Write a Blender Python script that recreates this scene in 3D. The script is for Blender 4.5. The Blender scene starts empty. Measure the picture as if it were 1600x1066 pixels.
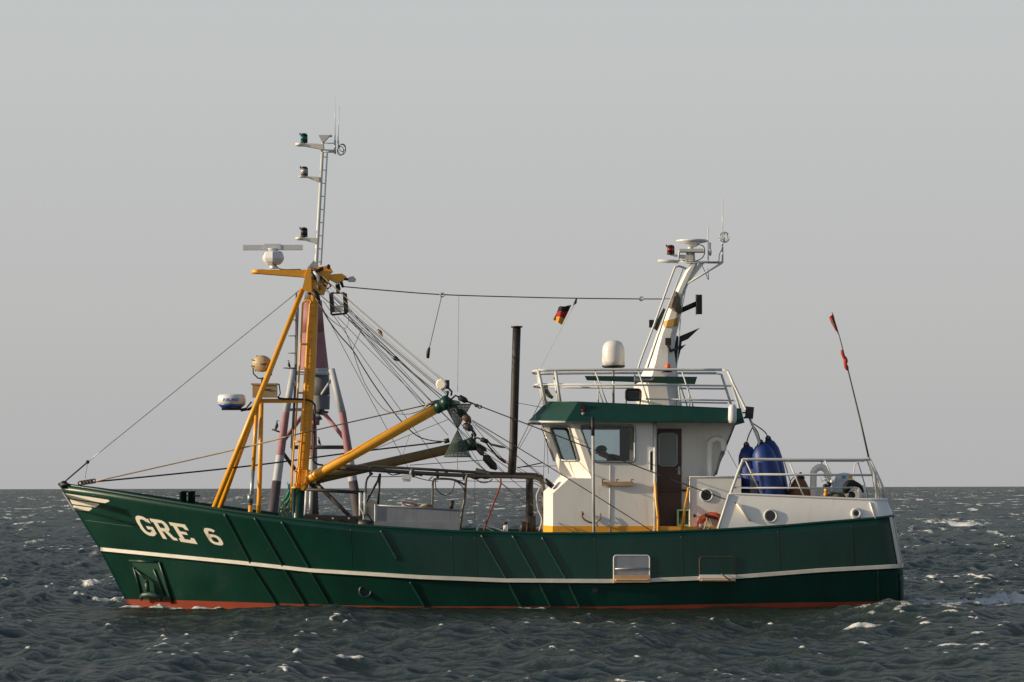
import bpy, bmesh, math, random
import numpy as np
from mathutils import Vector, Matrix, Quaternion
from mathutils.geometry import tessellate_polygon
from mathutils.bvhtree import BVHTree
PI = math.pi
random.seed(4)
col = bpy.context.scene.collection

# ------------------------------------------------------------------ camera
F, D, H, HZ = 5625.0, 75.0, 2.44, 762.0
ROLL = math.radians(0.15)
cam = bpy.data.cameras.new('camera')
camo = bpy.data.objects.new('camera', cam); col.objects.link(camo)
cam.sensor_width = 36.0
cam.lens = 36.0 * F / 1600
cam.shift_y = (HZ - 533.0) / 1600
cam.clip_start = 0.5; cam.clip_end = 60000
camo.location = (0, -D, H)
camo.rotation_euler = (Matrix.Rotation(PI/2, 3, 'X') @ Matrix.Rotation(-ROLL, 3, 'Z')).to_euler()
bpy.context.scene.camera = camo

# ------------------------------------------------------------------ sky and sun
SUN_EL, SUN_AZ = math.radians(15), math.radians(8)      # low sun off the bow, a little towards the viewer
sund = Vector((-math.cos(SUN_EL)*math.cos(SUN_AZ), -math.cos(SUN_EL)*math.sin(SUN_AZ), math.sin(SUN_EL)))
w = bpy.data.worlds.new('World'); bpy.context.scene.world = w; w.use_nodes = True
nt = w.node_tree
sky = nt.nodes.new('ShaderNodeTexSky'); sky.sky_type = 'NISHITA'; sky.sun_disc = False
sky.sun_elevation = SUN_EL
sky.sun_rotation = math.atan2(sund.x, sund.y) % (2*PI)
sky.dust_density = 3.0; sky.air_density = 1.0; sky.ozone_density = 1.5
hs = nt.nodes.new('ShaderNodeHueSaturation'); hs.inputs['Saturation'].default_value = 1.1; hs.inputs['Value'].default_value = 1.25
tcw = nt.nodes.new('ShaderNodeTexCoord'); sx = nt.nodes.new('ShaderNodeSeparateXYZ'); nt.links.new(tcw.outputs['Generated'], sx.inputs[0])
veil = nt.nodes.new('ShaderNodeValToRGB'); nt.links.new(sx.outputs[2], veil.inputs[0])   # grey haze, dimmer in the bank at the horizon
veil.color_ramp.elements[0].position = 0.0; veil.color_ramp.elements[0].color = (0.470,0.465,0.468,1)
veil.color_ramp.elements[1].position = 0.14; veil.color_ramp.elements[1].color = (0.560,0.578,0.574,1)
e = veil.color_ramp.elements.new(0.05); e.color = (0.512,0.512,0.510,1)
vs_ = nt.nodes.new('ShaderNodeVectorMath'); vs_.operation = 'SCALE'; vs_.inputs['Scale'].default_value = 10.0; nt.links.new(veil.outputs[0], vs_.inputs[0])
fv = nt.nodes.new('ShaderNodeMapRange'); fv.inputs[1].default_value = 0.13; fv.inputs[2].default_value = 0.42; fv.inputs[3].default_value = 0.95; fv.inputs[4].default_value = 0.08; nt.links.new(sx.outputs[2], fv.inputs[0])
mx = nt.nodes.new('ShaderNodeMix'); mx.data_type = 'RGBA'; nt.links.new(fv.outputs[0], mx.inputs[0]); nt.links.new(vs_.outputs[0], mx.inputs[7])
nt.links.new(sky.outputs[0], hs.inputs['Color'])
nt.links.new(hs.outputs[0], mx.inputs[6])
nt.links.new(mx.outputs[2], nt.nodes['Background'].inputs[0])
nt.nodes['Background'].inputs[1].default_value = 0.10
sl = bpy.data.lights.new('sun', 'SUN'); sl.energy = 5.0; sl.angle = math.radians(0.6); sl.color = (1.0, 0.83, 0.60)
so = bpy.data.objects.new('sun', sl); col.objects.link(so)
so.location = (0, 0, 40)
so.rotation_euler = sund.to_track_quat('Z', 'Y').to_euler()
sc = bpy.context.scene
sc.view_settings.view_transform = 'Standard'; sc.view_settings.look = 'None'
sc.view_settings.exposure = 0; sc.view_settings.gamma = 1
sc.cycles.max_bounces = 8; sc.cycles.transparent_max_bounces = 24

# ------------------------------------------------------------------ measuring helper: pixel of the photograph + real depth -> metres
CAM = Vector((0, -D, H))
def P(px, py, y=0.0):
    dx, dy = px-800, py-HZ
    c, s = math.cos(ROLL), math.sin(ROLL)
    X, Y = dx*c - dy*s, dx*s + dy*c
    k = (D+y)/F
    return Vector((X*k, y, H - Y*k))
def PP(pts, y=0.0): return [P(p[0], p[1], p[2] if len(p) > 2 else y) for p in pts]
def onplane(px, py, pl):
    d = P(px, py, 0)-CAM; p0, n = pl
    return CAM + d*((p0-CAM).dot(n)/d.dot(n))
def plane(a, b, c): return (a, (b-a).cross(c-a).normalized())
def mir(v): return Vector((v.x, -v.y, v.z))
M1 = 1/75.0                                             # one photo pixel at the boat's centreline in metres

# ------------------------------------------------------------------ materials
MATS = {}
def paint(name, c, rough=0.45, metal=0.0, var=0.12, bump=0.0, scale=1.5, rust=0.0, rustcol=(0.12,0.05,0.02), coat=0.0, streak=False, runs=0.0, runcol=(0.07,0.035,0.015)):
    if name in MATS: return MATS[name]
    m = bpy.data.materials.new(name); m.use_nodes = True; MATS[name] = m
    n, l = m.node_tree.nodes, m.node_tree.links
    b = n['Principled BSDF']
    tc = n.new('ShaderNodeTexCoord'); mp = n.new('ShaderNodeMapping')
    l.new(tc.outputs['Object'], mp.inputs[0])
    mp.inputs['Scale'].default_value = (1,1,0.28 if streak else 1)
    nz = n.new('ShaderNodeTexNoise'); nz.inputs['Scale'].default_value = scale; nz.inputs['Detail'].default_value = 8; nz.inputs['Roughness'].default_value = 0.65
    l.new(mp.outputs[0], nz.inputs[0])
    mr = n.new('ShaderNodeMapRange'); mr.inputs[1].default_value = 0.3; mr.inputs[2].default_value = 0.7
    mr.inputs[3].default_value = 1-var; mr.inputs[4].default_value = 1+var
    l.new(nz.outputs['Fac'], mr.inputs[0])
    vm = n.new('ShaderNodeVectorMath'); vm.operation = 'SCALE'; vm.inputs[0].default_value = c[:3]
    l.new(mr.outputs[0], vm.inputs['Scale'])
    out = vm.outputs[0]
    if rust > 0:
        n2 = n.new('ShaderNodeTexNoise'); n2.inputs['Scale'].default_value = scale*3.1; n2.inputs['Detail'].default_value = 10; n2.inputs['Roughness'].default_value = 0.7
        l.new(mp.outputs[0], n2.inputs[0])
        r2 = n.new('ShaderNodeMapRange'); r2.inputs[1].default_value = 0.72-rust*0.3; r2.inputs[2].default_value = 0.80-rust*0.3
        l.new(n2.outputs['Fac'], r2.inputs[0])
        mm = n.new('ShaderNodeMix'); mm.data_type = 'RGBA'
        l.new(r2.outputs[0], mm.inputs[0]); l.new(out, mm.inputs[6]); mm.inputs[7].default_value = (*rustcol, 1)
        out = mm.outputs[2]
    if runs > 0:
        m2 = n.new('ShaderNodeMapping'); m2.inputs['Scale'].default_value = (9,9,0.55); l.new(tc.outputs['Object'], m2.inputs[0])
        n3 = n.new('ShaderNodeTexNoise'); n3.inputs['Scale'].default_value = 1.0; n3.inputs['Detail'].default_value = 6; n3.inputs['Roughness'].default_value = 0.7; l.new(m2.outputs[0], n3.inputs[0])
        r3 = n.new('ShaderNodeMapRange'); r3.inputs[1].default_value = 0.56; r3.inputs[2].default_value = 0.74; r3.inputs[4].default_value = runs; l.new(n3.outputs['Fac'], r3.inputs[0])
        m3 = n.new('ShaderNodeMix'); m3.data_type = 'RGBA'; l.new(r3.outputs[0], m3.inputs[0]); l.new(out, m3.inputs[6]); m3.inputs[7].default_value = (*runcol, 1); out = m3.outputs[2]
    l.new(out, b.inputs['Base Color'])
    b.inputs['Roughness'].default_value = rough; b.inputs['Metallic'].default_value = metal
    b.inputs['Coat Weight'].default_value = coat
    if name in ('green_paint', 'green_trim_paint'): b.inputs['Specular IOR Level'].default_value = 0.35
    if bump > 0:
        bp = n.new('ShaderNodeBump'); bp.inputs['Strength'].default_value = 0.6; bp.inputs['Distance'].default_value = bump
        l.new(nz.outputs['Fac'], bp.inputs['Height']); l.new(bp.outputs[0], b.inputs['Normal'])
    return m
WHITE = paint('white_paint', (0.80,0.77,0.71), 0.38, var=0.05, bump=0.004, rust=0.22, rustcol=(0.46,0.37,0.26), streak=True, runs=0.40, runcol=(0.42,0.30,0.18))
CREAM = paint('cream_paint', (0.76,0.70,0.58), 0.4, var=0.06)
BOATG = paint('green_paint', (0.0030,0.036,0.025), 0.28, var=0.28, bump=0.010, scale=1.0, rust=0.10, rustcol=(0.012,0.05,0.035), streak=True, runs=0.45, runcol=(0.035,0.030,0.018))
GREEN2= paint('trim_green_paint', (0.0045,0.040,0.026), 0.38, var=0.15, scale=3)
RED   = paint('antifouling_red', (0.28,0.040,0.014), 0.6, var=0.2, rust=0.15, rustcol=(0.12,0.03,0.015))
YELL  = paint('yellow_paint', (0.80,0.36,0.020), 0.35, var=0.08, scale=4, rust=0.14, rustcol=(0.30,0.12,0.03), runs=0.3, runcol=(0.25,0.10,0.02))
OLIVE = paint('olive_brown_paint', (0.21,0.135,0.040), 0.55, var=0.25, scale=4, rust=0.3, rustcol=(0.10,0.06,0.03))  # duller, darker olive-brown than the yellow paint, mottled with brown patches
BLACK = paint('black_paint', (0.012,0.012,0.013), 0.5, var=0.2)
SOOT  = paint('sooty_steel', (0.020,0.016,0.014), 0.6, var=0.35, scale=5, rust=0.3, rustcol=(0.05,0.025,0.015))
GALV  = paint('galvanised_steel', (0.34,0.35,0.35), 0.38, metal=0.6, var=0.15, scale=6)
GALVD = paint('weathered_pipe', (0.10,0.085,0.07), 0.5, metal=0.3, var=0.3, scale=5, rust=0.35, rustcol=(0.20,0.09,0.03))
SHEET = paint('grey_sheet_metal', (0.27,0.28,0.30), 0.42, runs=0.5, runcol=(0.16,0.14,0.12), metal=0.35, var=0.12, scale=2, rust=0.1, rustcol=(0.2,0.17,0.14))
RAILG = paint('rail_white', (0.60,0.60,0.57), 0.4, var=0.06, scale=5)
WIRE  = paint('steel_wire', (0.045,0.043,0.042), 0.55, metal=0.2, var=0.2, scale=8)
WIREL = paint('pale_rope', (0.42,0.34,0.22), 0.8, var=0.2, scale=8)
ROPER = paint('red_strap_cloth', (0.22,0.045,0.035), 0.8, var=0.1)
BROWN = paint('brown_door_paint', (0.062,0.026,0.016), 0.4, var=0.2)
WOOD  = paint('plank_wood', (0.40,0.27,0.15), 0.7, var=0.2, scale=5)
ORNG  = paint('orange_plastic', (0.75,0.11,0.03), 0.5, var=0.1)
BROR  = paint('rusty_orange_vinyl', (0.20,0.062,0.018), 0.5, var=0.25, scale=4)
BLUE  = paint('blue_vinyl', (0.008,0.034,0.18), 0.5, var=0.15, scale=3)
RUBBR = paint('black_rubber', (0.015,0.015,0.016), 0.6, var=0.1)
NETG  = paint('green_net', (0.03,0.13,0.10), 0.9, var=0.5, scale=20, bump=0.02)
NETD  = paint('dark_net_twine', (0.035,0.055,0.045), 0.9, var=0.2, scale=8)
MINT  = paint('mint_plastic', (0.22,0.38,0.27), 0.5, var=0.05)
GREYB = paint('grey_box_paint', (0.22,0.22,0.20), 0.5, var=0.08)
TAN   = paint('tan_paint', (0.42,0.30,0.15), 0.5, var=0.1)
PLAST = paint('white_plastic', (0.66,0.66,0.66), 0.3, var=0.03)
DOME  = paint('radome_white', (0.70,0.68,0.64), 0.22, var=0.03)
BLUEP = paint('blue_plastic', (0.02,0.09,0.35), 0.35, var=0.05)
REDL  = paint('red_lens', (0.16,0.008,0.008), 0.15, var=0.05)
GRNL  = paint('green_lens', (0.0,0.10,0.10), 0.15, var=0.05)
CLRL  = paint('clear_lens', (0.35,0.33,0.32), 0.12, var=0.05)
AMBR  = paint('amber_lens', (0.95,0.13,0.01), 0.25, var=0.05)
DECKM = paint('deck_paint', (0.035,0.06,0.05), 0.7, var=0.2)
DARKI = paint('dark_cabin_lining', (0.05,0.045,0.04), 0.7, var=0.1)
BANDO = paint('worn_orange_paint', (0.62,0.33,0.14), 0.5, var=0.15, scale=6, rust=0.2, rustcol=(0.5,0.4,0.3))
BRED  = paint('beacon_red', (0.29,0.13,0.14), 0.7, var=0.15, scale=1.2, rust=0.15, rustcol=(0.14,0.05,0.05))
BWHT  = paint('beacon_white', (0.42,0.42,0.43), 0.7, var=0.1, scale=1.2)
BDRK  = paint('beacon_dark', (0.065,0.050,0.055), 0.8, var=0.2, scale=1.2)
BGRY  = paint('beacon_grey', (0.13,0.135,0.145), 0.7, var=0.15, scale=1.2)
SKIN  = paint('skin', (0.45,0.26,0.18), 0.5, var=0.05)
CLOTH = paint('dark_jacket_cloth', (0.02,0.02,0.022), 0.9, var=0.1)
TROUS = paint('navy_cloth', (0.02,0.025,0.04), 0.9, var=0.1)
FBLK  = paint('flag_black', (0.012,0.012,0.012), 0.9, var=0.1)
FRED  = paint('flag_red', (0.32,0.012,0.02), 0.9, var=0.1)
FGLD  = paint('flag_gold', (0.62,0.28,0.03), 0.9, var=0.1)
FRD2  = paint('flag_bright_red', (0.42,0.05,0.03), 0.9, var=0.1)
BIRD  = paint('dark_feathers', (0.012,0.011,0.012), 0.7, var=0.1)
NETO  = paint('olive_canvas', (0.11,0.105,0.06), 0.9, var=0.2, scale=6, bump=0.01)

def glassmat(name, tint=(0.80,0.85,0.86), refl=0.5):
    m = bpy.data.materials.new(name); m.use_nodes = True
    n, l = m.node_tree.nodes, m.node_tree.links
    for x in list(n): n.remove(x)
    o = n.new('ShaderNodeOutputMaterial'); t = n.new('ShaderNodeBsdfTransparent'); t.inputs[0].default_value = (*tint,1)
    g = n.new('ShaderNodeBsdfGlossy'); g.inputs['Roughness'].default_value = 0.02
    fr = n.new('ShaderNodeLayerWeight'); fr.inputs[0].default_value = 0.5
    pw = n.new('ShaderNodeMath'); pw.operation = 'POWER'; pw.inputs[1].default_value = 4.0; l.new(fr.outputs['Facing'], pw.inputs[0])
    ad = n.new('ShaderNodeMath'); ad.operation = 'MULTIPLY_ADD'; ad.inputs[1].default_value = 0.9; ad.inputs[2].default_value = 0.04; ad.use_clamp = True
    ms = n.new('ShaderNodeMixShader')
    l.new(pw.outputs[0], ad.inputs[0]); l.new(ad.outputs[0], ms.inputs[0]); l.new(t.outputs[0], ms.inputs[1]); l.new(g.outputs[0], ms.inputs[2]); l.new(ms.outputs[0], o.inputs[0])
    return m
GLASS = glassmat('window_glass')
FROST = paint('door_glass', (0.16,0.19,0.18), 0.12, var=0.05)
PGLASS = paint('porthole_glass', (0.02,0.024,0.024), 0.12, var=0.05)
def netmat():
    m = bpy.data.materials.new('net_mesh'); m.use_nodes = True
    n, l = m.node_tree.nodes, m.node_tree.links
    b = n['Principled BSDF']; b.inputs['Base Color'].default_value = (0.05,0.08,0.065,1); b.inputs['Roughness'].default_value = 0.9
    b.inputs['Alpha'].default_value = 0.6
    return m
NETM = netmat()

# ------------------------------------------------------------------ mesh builder
ORIG = {}
def frame_from(t):
    t = t.normalized(); up = Vector((0,0,1)) if abs(t.z) < 0.9 else Vector((0,1,0))
    a = t.cross(up).normalized(); return a, t.cross(a).normalized()
class MB:
    def __init__(s): s.v=[]; s.f=[]; s.m=[]; s.s=[]
    def add(s, vs, fs, m=0, smooth=False):
        o = len(s.v); s.v += [Vector(v) for v in vs]
        for f in fs: s.f.append([i+o for i in f]); s.m.append(m); s.s.append(smooth)
        return s
    def box(s, c, d, rot=None, m=0, bev=0.0):
        c = Vector(c); h = Vector(d)/2
        vs = [Vector((x*h.x,y*h.y,z*h.z)) for x in (-1,1) for y in (-1,1) for z in (-1,1)]
        if rot is not None: vs = [rot @ v for v in vs]
        return s.add([c+v for v in vs], [(0,1,3,2),(4,6,7,5),(0,4,5,1),(2,3,7,6),(0,2,6,4),(1,5,7,3)], m)
    def tube(s, pts, r, seg=8, m=0, closed=False, cap=True):
        pts = [Vector(p) for p in pts]; n = len(pts)
        rs = r if isinstance(r, (list,tuple)) else [r]*n
        tans = []
        for i in range(n):
            a = pts[(i-1) % n] if (i > 0 or closed) else pts[i]
            b = pts[(i+1) % n] if (i < n-1 or closed) else pts[i]
            t = (b-a); tans.append(t.normalized() if t.length > 1e-9 else Vector((0,0,1)))
        a, b = frame_from(tans[0]); vs = []
        for i in range(n):
            if i > 0:
                q = tans[i-1].rotation_difference(tans[i]); a = q @ a; b = q @ b
            for k in range(seg):
                th = 2*PI*k/seg; vs.append(pts[i] + (a*math.cos(th) + b*math.sin(th))*rs[i])
        fs = []
        for i in range(n if closed else n-1):
            j = (i+1) % n
            for k in range(seg):
                k2 = (k+1) % seg; fs.append((i*seg+k, i*seg+k2, j*seg+k2, j*seg+k))
        s.add(vs, fs, m, seg > 4)
        if cap and not closed:
            s.add(vs[:seg], [tuple(range(seg))], m); s.add(vs[-seg:], [tuple(range(seg))], m)
        return s
    def lathe(s, base, prof, axis=(0,0,1), seg=20, m=0, smooth=True):
        base = Vector(base); ax = Vector(axis).normalized(); a, b = frame_from(ax); vs = []
        for (r, h) in prof:
            for k in range(seg):
                th = 2*PI*k/seg; vs.append(base + ax*h + (a*math.cos(th)+b*math.sin(th))*max(r, 1e-4))
        fs = []
        for i in range(len(prof)-1):
            for k in range(seg):
                k2 = (k+1) % seg; fs.append((i*seg+k, i*seg+k2, (i+1)*seg+k2, (i+1)*seg+k))
        s.add(vs, fs, m, smooth)
        s.add(vs[:seg], [tuple(range(seg))], m); s.add(vs[-seg:], [tuple(range(seg))], m)
        return s
    def panel(s, outer, holes, th, m=0):
        loops = [list(outer)]+[list(h) for h in holes]
        allv = [Vector(p) for lp in loops for p in lp]; th = Vector(th); n = len(allv)
        tr = tessellate_polygon([[Vector(p) for p in lp] for lp in loops])
        fs = [tuple(t) for t in tr] + [tuple(i+n for i in reversed(t)) for t in tr]
        o = 0
        for lp in loops:
            k = len(lp)
            for i in range(k): j = (i+1) % k; fs.append((o+i, o+j, o+j+n, o+i+n))
            o += k
        return s.add(allv+[v+th for v in allv], fs, m)
    def grid(s, rows, m=0, smooth=True, closed=False):
        nc = len(rows[0]); vs = [p for r in rows for p in r]; fs = []
        for i in range(len(rows)-1):
            for k in range(nc if closed else nc-1):
                k2 = (k+1) % nc; fs.append((i*nc+k, i*nc+k2, (i+1)*nc+k2, (i+1)*nc+k))
        return s.add(vs, fs, m, smooth)
    def both(s):                                        # add the starboard mirror image
        n = len(s.v); s.v += [mir(v) for v in s.v]; k = len(s.f)
        for i in range(k): s.f.append([j+n for j in reversed(s.f[i])]); s.m.append(s.m[i]); s.s.append(s.s[i])
        return s
    def build(s, name, mats, parent=None, recalc=True):
        if not isinstance(mats, (list,tuple)): mats = [mats]
        me = bpy.data.meshes.new(name)
        if parent is not None: org = ORIG[parent.name]
        else:
            xs = [v.x for v in s.v]; ys = [v.y for v in s.v]; org = Vector(((min(xs)+max(xs))/2, (min(ys)+max(ys))/2, min(v.z for v in s.v)))
        me.from_pydata([tuple(v-org) for v in s.v], [], s.f)
        for mt in mats: me.materials.append(mt)
        me.polygons.foreach_set('material_index', s.m); me.polygons.foreach_set('use_smooth', s.s)
        if recalc:
            bm = bmesh.new(); bm.from_mesh(me); bmesh.ops.remove_doubles(bm, verts=bm.verts, dist=1e-5)
            bmesh.ops.recalc_face_normals(bm, faces=bm.faces); bm.to_mesh(me); bm.free()
        me.update()
        o = bpy.data.objects.new(name, me); col.objects.link(o)
        if parent is not None: o.parent = parent; ORIG[o.name] = org
        else: o.location = org; ORIG[o.name] = org
        return o
def thing(name, label, cat, loc, group=None):
    o = bpy.data.objects.new(name, None); col.objects.link(o); o.location = loc; o.empty_display_size = 0.3
    o['label'] = label; o['category'] = cat
    if group: o['group'] = group
    ORIG[o.name] = Vector(loc); return o
def tag(o, label, cat, group=None):
    o['label'] = label; o['category'] = cat
    if group: o['group'] = group
    return o
def tube(name, pts, r, mat, parent, seg=8, closed=False):
    return MB().tube(pts, r, seg, closed=closed).build(name, mat, parent)
def sag(a, b, d=0.0, n=12):
    return [a.lerp(b, i/n) - Vector((0,0,d*4*(i/n)*(1-i/n))) for i in range(n+1)]
def smooth_path(pts, n=6):                               # Catmull-Rom
    pts = [Vector(p) for p in pts]; out = []
    for i in range(len(pts)-1):
        p0 = pts[max(i-1,0)]; p1 = pts[i]; p2 = pts[i+1]; p3 = pts[min(i+2,len(pts)-1)]
        for k in range(n):
            t = k/n; out.append(0.5*((2*p1)+(p2-p0)*t+(2*p0-5*p1+4*p2-p3)*t*t+(3*p1-p0-3*p2+p3)*t**3))
    return out+[pts[-1]]
def rquad(pts, r, n=5):                                  # rounded polygon in photo pixels
    out = []; k = len(pts); pts = [Vector(p) for p in pts]
    for i in range(k):
        p, a, b = pts[i], pts[i-1], pts[(i+1) % k]
        u = (a-p).normalized(); v = (b-p).normalized()
        s, e = p+u*r, p+v*r
        for j in range(n+1):
            t = j/n; q = (s*(1-t)**2 + p*2*t*(1-t) + e*t*t); out.append((q.x, q.y))
    return out
def interp(tab, x): return float(np.interp(x, [a for a,_ in tab], [b for _,b in tab]))

# ------------------------------------------------------------------ the sea: one sheet of real waves out to the horizon
SEA_K, SEA_G = 7.5, 2.7
def make_sea():
    rng = np.random.default_rng(11)
    th = np.concatenate([np.linspace(-PI, -0.6, 40)[:-1], np.linspace(-0.6, -0.17, 150)[:-1], np.linspace(-0.17, 0.17, 560)[:-1], np.linspace(0.17, 0.6, 150)[:-1], np.linspace(0.6, PI, 40)])
    dth = np.gradient(th)
    r = [0.5]
    while r[-1] < 26000:
        q = r[-1]
        if q < 30: d = 0.9
        elif q < 110: d = 0.085
        elif q < 250: d = 0.085*(q/110)**1.7
        elif q < 1500: d = 0.34*(q/250)**1.25
        else: d = q*0.03
        r.append(q+d)
    r = np.array(r); dr = np.gradient(r)
    R, T = np.meshgrid(r, th, indexing='ij')
    X = R*np.sin(T); Y = -D + R*np.cos(T)
    SP = np.maximum(dr[:,None]*1.0, R*dth[None,:])
    Z = np.zeros_like(X); DX = np.zeros_like(X); DY = np.zeros_like(X); J = np.zeros_like(X)
    N = 110
    lam = np.exp(rng.uniform(math.log(0.32), math.log(11.0), N)); lam.sort()
    main = math.radians(200)
    for i in range(N):
        L = lam[i]; k = 2*PI/L
        a = 0.0052*L**0.92 * rng.uniform(0.6, 1.3)
        if L > 6: a *= 0.7
        elif L < 1.6: a *= 1.35
        ang = main + rng.normal(0, 0.65); ph = rng.uniform(0, 2*PI)
        att = np.clip(L/(2.2*SP) - 1.0, 0, 1)
        sel = att > 0
        if not sel.any(): continue
        kx, ky = math.cos(ang), math.sin(ang)
        x, y = X[sel], Y[sel]; A = a*att[sel]
        p = k*(kx*x + ky*y) + ph
        s_, c_ = np.sin(p), np.cos(p)
        Z[sel] += A*c_; DX[sel] -= 0.9*A*kx*s_; DY[sel] -= 0.9*A*ky*s_
        J[sel] += A*k*c_
    # slow patchiness of the breaking crests
    patch = np.zeros_like(X)
    for i in range(14):
        L = rng.uniform(5, 26); ang = rng.uniform(0, 2*PI); ph = rng.uniform(0, 2*PI)
        patch += np.sin(2*PI/L*(math.cos(ang)*X+math.sin(ang)*Y*0.6)+ph)
    patch /= math.sqrt(7)
    calm = 1-0.88*np.exp(-(np.maximum(np.abs(X)-8.0, 0)/2.0)**2 - ((Y+3.2)/3.6)**2)
    Z *= calm; DX *= calm; DY *= calm
    X2, Y2 = X+DX, Y+DY
    rs = J.std(axis=1, keepdims=True); J1 = J/np.maximum(rs, 0.02)
    foam = np.clip((J1 + 0.75*patch - 2.75)/0.8, 0, 0.70)*np.clip((R-25)/20, 0, 1)*calm**2
    foam *= 1-0.97*np.exp(-((X-7.7)/1.6)**2-((Y+5.5)/4.5)**2)
    for i in range(7):                                   # long swell keeps the horizon line from being ruled
        L = rng.uniform(25, 90); ang = main + rng.normal(0, 0.5)
        Z += 0.035*np.cos(2*PI/L*(math.cos(ang)*X+math.sin(ang)*Y)+rng.uniform(0, 6.28))*np.clip((R-200)/600, 0, 3.0)
    hf = np.zeros_like(X); sel = R < 110
    for i in range(26):
        L = rng.uniform(0.18, 0.7); ang = rng.uniform(0, 2*PI)
        hf[sel] += np.sin(2*PI/L*(math.cos(ang)*X[sel]+math.sin(ang)*Y[sel]*0.7)+rng.uniform(0, 6.28))
    hf /= 3.6
    Z += 0.012
    # bow wave, wash along the side and wake
    def blob(px, py, wx, wy, amp, lift=0.0):
        c = P(px, py, 0); d = c-CAM; q = CAM + d*(-CAM.z/d.z)
        g = np.exp(-((X2-q.x)/wx)**2 - ((Y2-q.y)/wy)**2)
        return g*amp, g*lift
    for b in [(160,944,0.50,0.7,1.0,0.07),(190,945,0.35,0.6,1.0,0.07),(235,950,0.7,0.35,1.3,0.05),(300,952,0.8,0.3,1.1,0.03),(390,952,0.8,0.25,0.6,0.02),(125,944,0.25,0.6,0.9,0.06),(540,954,0.9,0.25,0.5,0.02),(720,954,0.8,0.25,0.45,0.0),(145,917,0.28,1.6,1.2,0.06),(60,950,0.5,0.9,0.35,0.03),
              (830,954,0.5,0.5,0.7,0.03),(665,953,0.2,0.3,0.6,0.0),(1355,982,0.42,0.32,1.4,0.04),(1440,946,0.5,0.9,1.1,0.03),(1475,945,0.7,1.6,1.3,0.03),(1530,944,0.9,1.8,1.4,0.06),(1590,942,0.7,2.0,1.6,0.10),(1490,948,0.7,0.4,0.45,0.02),(1580,957,0.5,0.3,0.3,0.0),
              (1220,948,0.7,0.3,0.35,0.03),(60,1030,0.3,0.25,0.7,0.03),(550,1037,0.38,0.2,0.9,0.05),(600,1036,0.2,0.12,0.5,0.03),(1425,1026,0.15,0.12,0.6,0.0),(1545,1024,0.3,0.14,0.8,0.02),(110,1027,0.12,0.2,0.6,0.0),(480,1040,0.1,0.15,0.5,0.0)]:
        g, h = blob(*b); foam = np.maximum(foam, np.clip(g*(0.95+0.38*hf)-0.15, 0, 0.72)); Z += h*(1+0.6*hf)
    nr, nc = X.shape
    co = np.stack([X2, Y2, Z], -1).reshape(-1, 3)
    me = bpy.data.meshes.new('sea'); me.vertices.add(nr*nc); me.vertices.foreach_set('co', co.astype(np.float32).ravel())
    i, j = np.meshgrid(np.arange(nr-1), np.arange(nc-1), indexing='ij')
    a = i*nc+j; quads = np.stack([a, a+1, a+nc+1, a+nc], -1).reshape(-1, 4)[:, ::-1]
    nf = len(quads)
    me.loops.add(nf*4); me.polygons.add(nf)
    me.loops.foreach_set('vertex_index', quads.astype(np.int32).ravel())
    me.polygons.foreach_set('loop_start', (np.arange(nf)*4).astype(np.int32)); me.polygons.foreach_set('loop_total', np.full(nf, 4, np.int32))
    me.polygons.foreach_set('use_smooth', np.ones(nf, bool))
    at = me.attributes.new('foam', 'FLOAT', 'POINT'); at.data.foreach_set('value', foam.astype(np.float32).ravel())
    me.update(); me.validate()
    m = bpy.data.materials.new('sea_water'); m.use_nodes = True
    n, l = m.node_tree.nodes, m.node_tree.links; b = n['Principled BSDF']
    tc = n.new('ShaderNodeTexCoord')
    def noise(scale, detail, sx=1.0, sy=1.0, rough=0.6):
        mp = n.new('ShaderNodeMapping'); mp.inputs['Scale'].default_value = (sx, sy, 1); l.new(tc.outputs['Object'], mp.inputs[0])
        z = n.new('ShaderNodeTexNoise'); z.inputs['Scale'].default_value = scale; z.inputs['Detail'].default_value = detail; z.inputs['Roughness'].default_value = rough
        l.new(mp.outputs[0], z.inputs[0]); return z.outputs['Fac']
    def bump(h, st, dist, prev=None):
        q = n.new('ShaderNodeBump'); q.inputs['Strength'].default_value = st; q.inputs['Distance'].default_value = dist
        l.new(h, q.inputs['Height'])
        if prev: l.new(prev, q.inputs['Normal'])
        return q.outputs[0]
    nb = bump(noise(0.9, 5, 1, 0.8), 1.0, 0.22)
    nb = bump(noise(4.0, 7, 1, 0.7, 0.68), 1.0, 0.10, nb)
    # fine ripples as scattered facet slopes, growing where the mesh can no longer carry the waves
    cd = n.new('ShaderNodeVectorMath'); cd.operation = 'LENGTH'
    sub = n.new('ShaderNodeVectorMath'); sub.operation = 'SUBTRACT'; sub.inputs[1].default_value = (0, -D, 0)
    l.new(tc.outputs['Object'], sub.inputs[0]); l.new(sub.outputs[0], cd.inputs[0])
    cn = n.new('ShaderNodeTexNoise'); cn.inputs['Scale'].default_value = 2.6; cn.inputs['Detail'].default_value = 6; cn.inputs['Roughness'].default_value = 0.7; l.new(tc.outputs['Object'], cn.inputs[0])
    c0 = n.new('ShaderNodeVectorMath'); c0.operation = 'SUBTRACT'; c0.inputs[1].default_value = (0.5,0.5,0.5); l.new(cn.outputs['Color'], c0.inputs[0])
    kk = n.new('ShaderNodeMapRange'); kk.inputs[1].default_value = 60; kk.inputs[2].default_value = 900; kk.inputs[3].default_value = 0.35; kk.inputs[4].default_value = 2.2; l.new(cd.outputs['Value'], kk.inputs[0])
    c1 = n.new('ShaderNodeVectorMath'); c1.operation = 'SCALE'; l.new(c0.outputs[0], c1.inputs[0]); l.new(kk.outputs[0], c1.inputs['Scale'])
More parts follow.
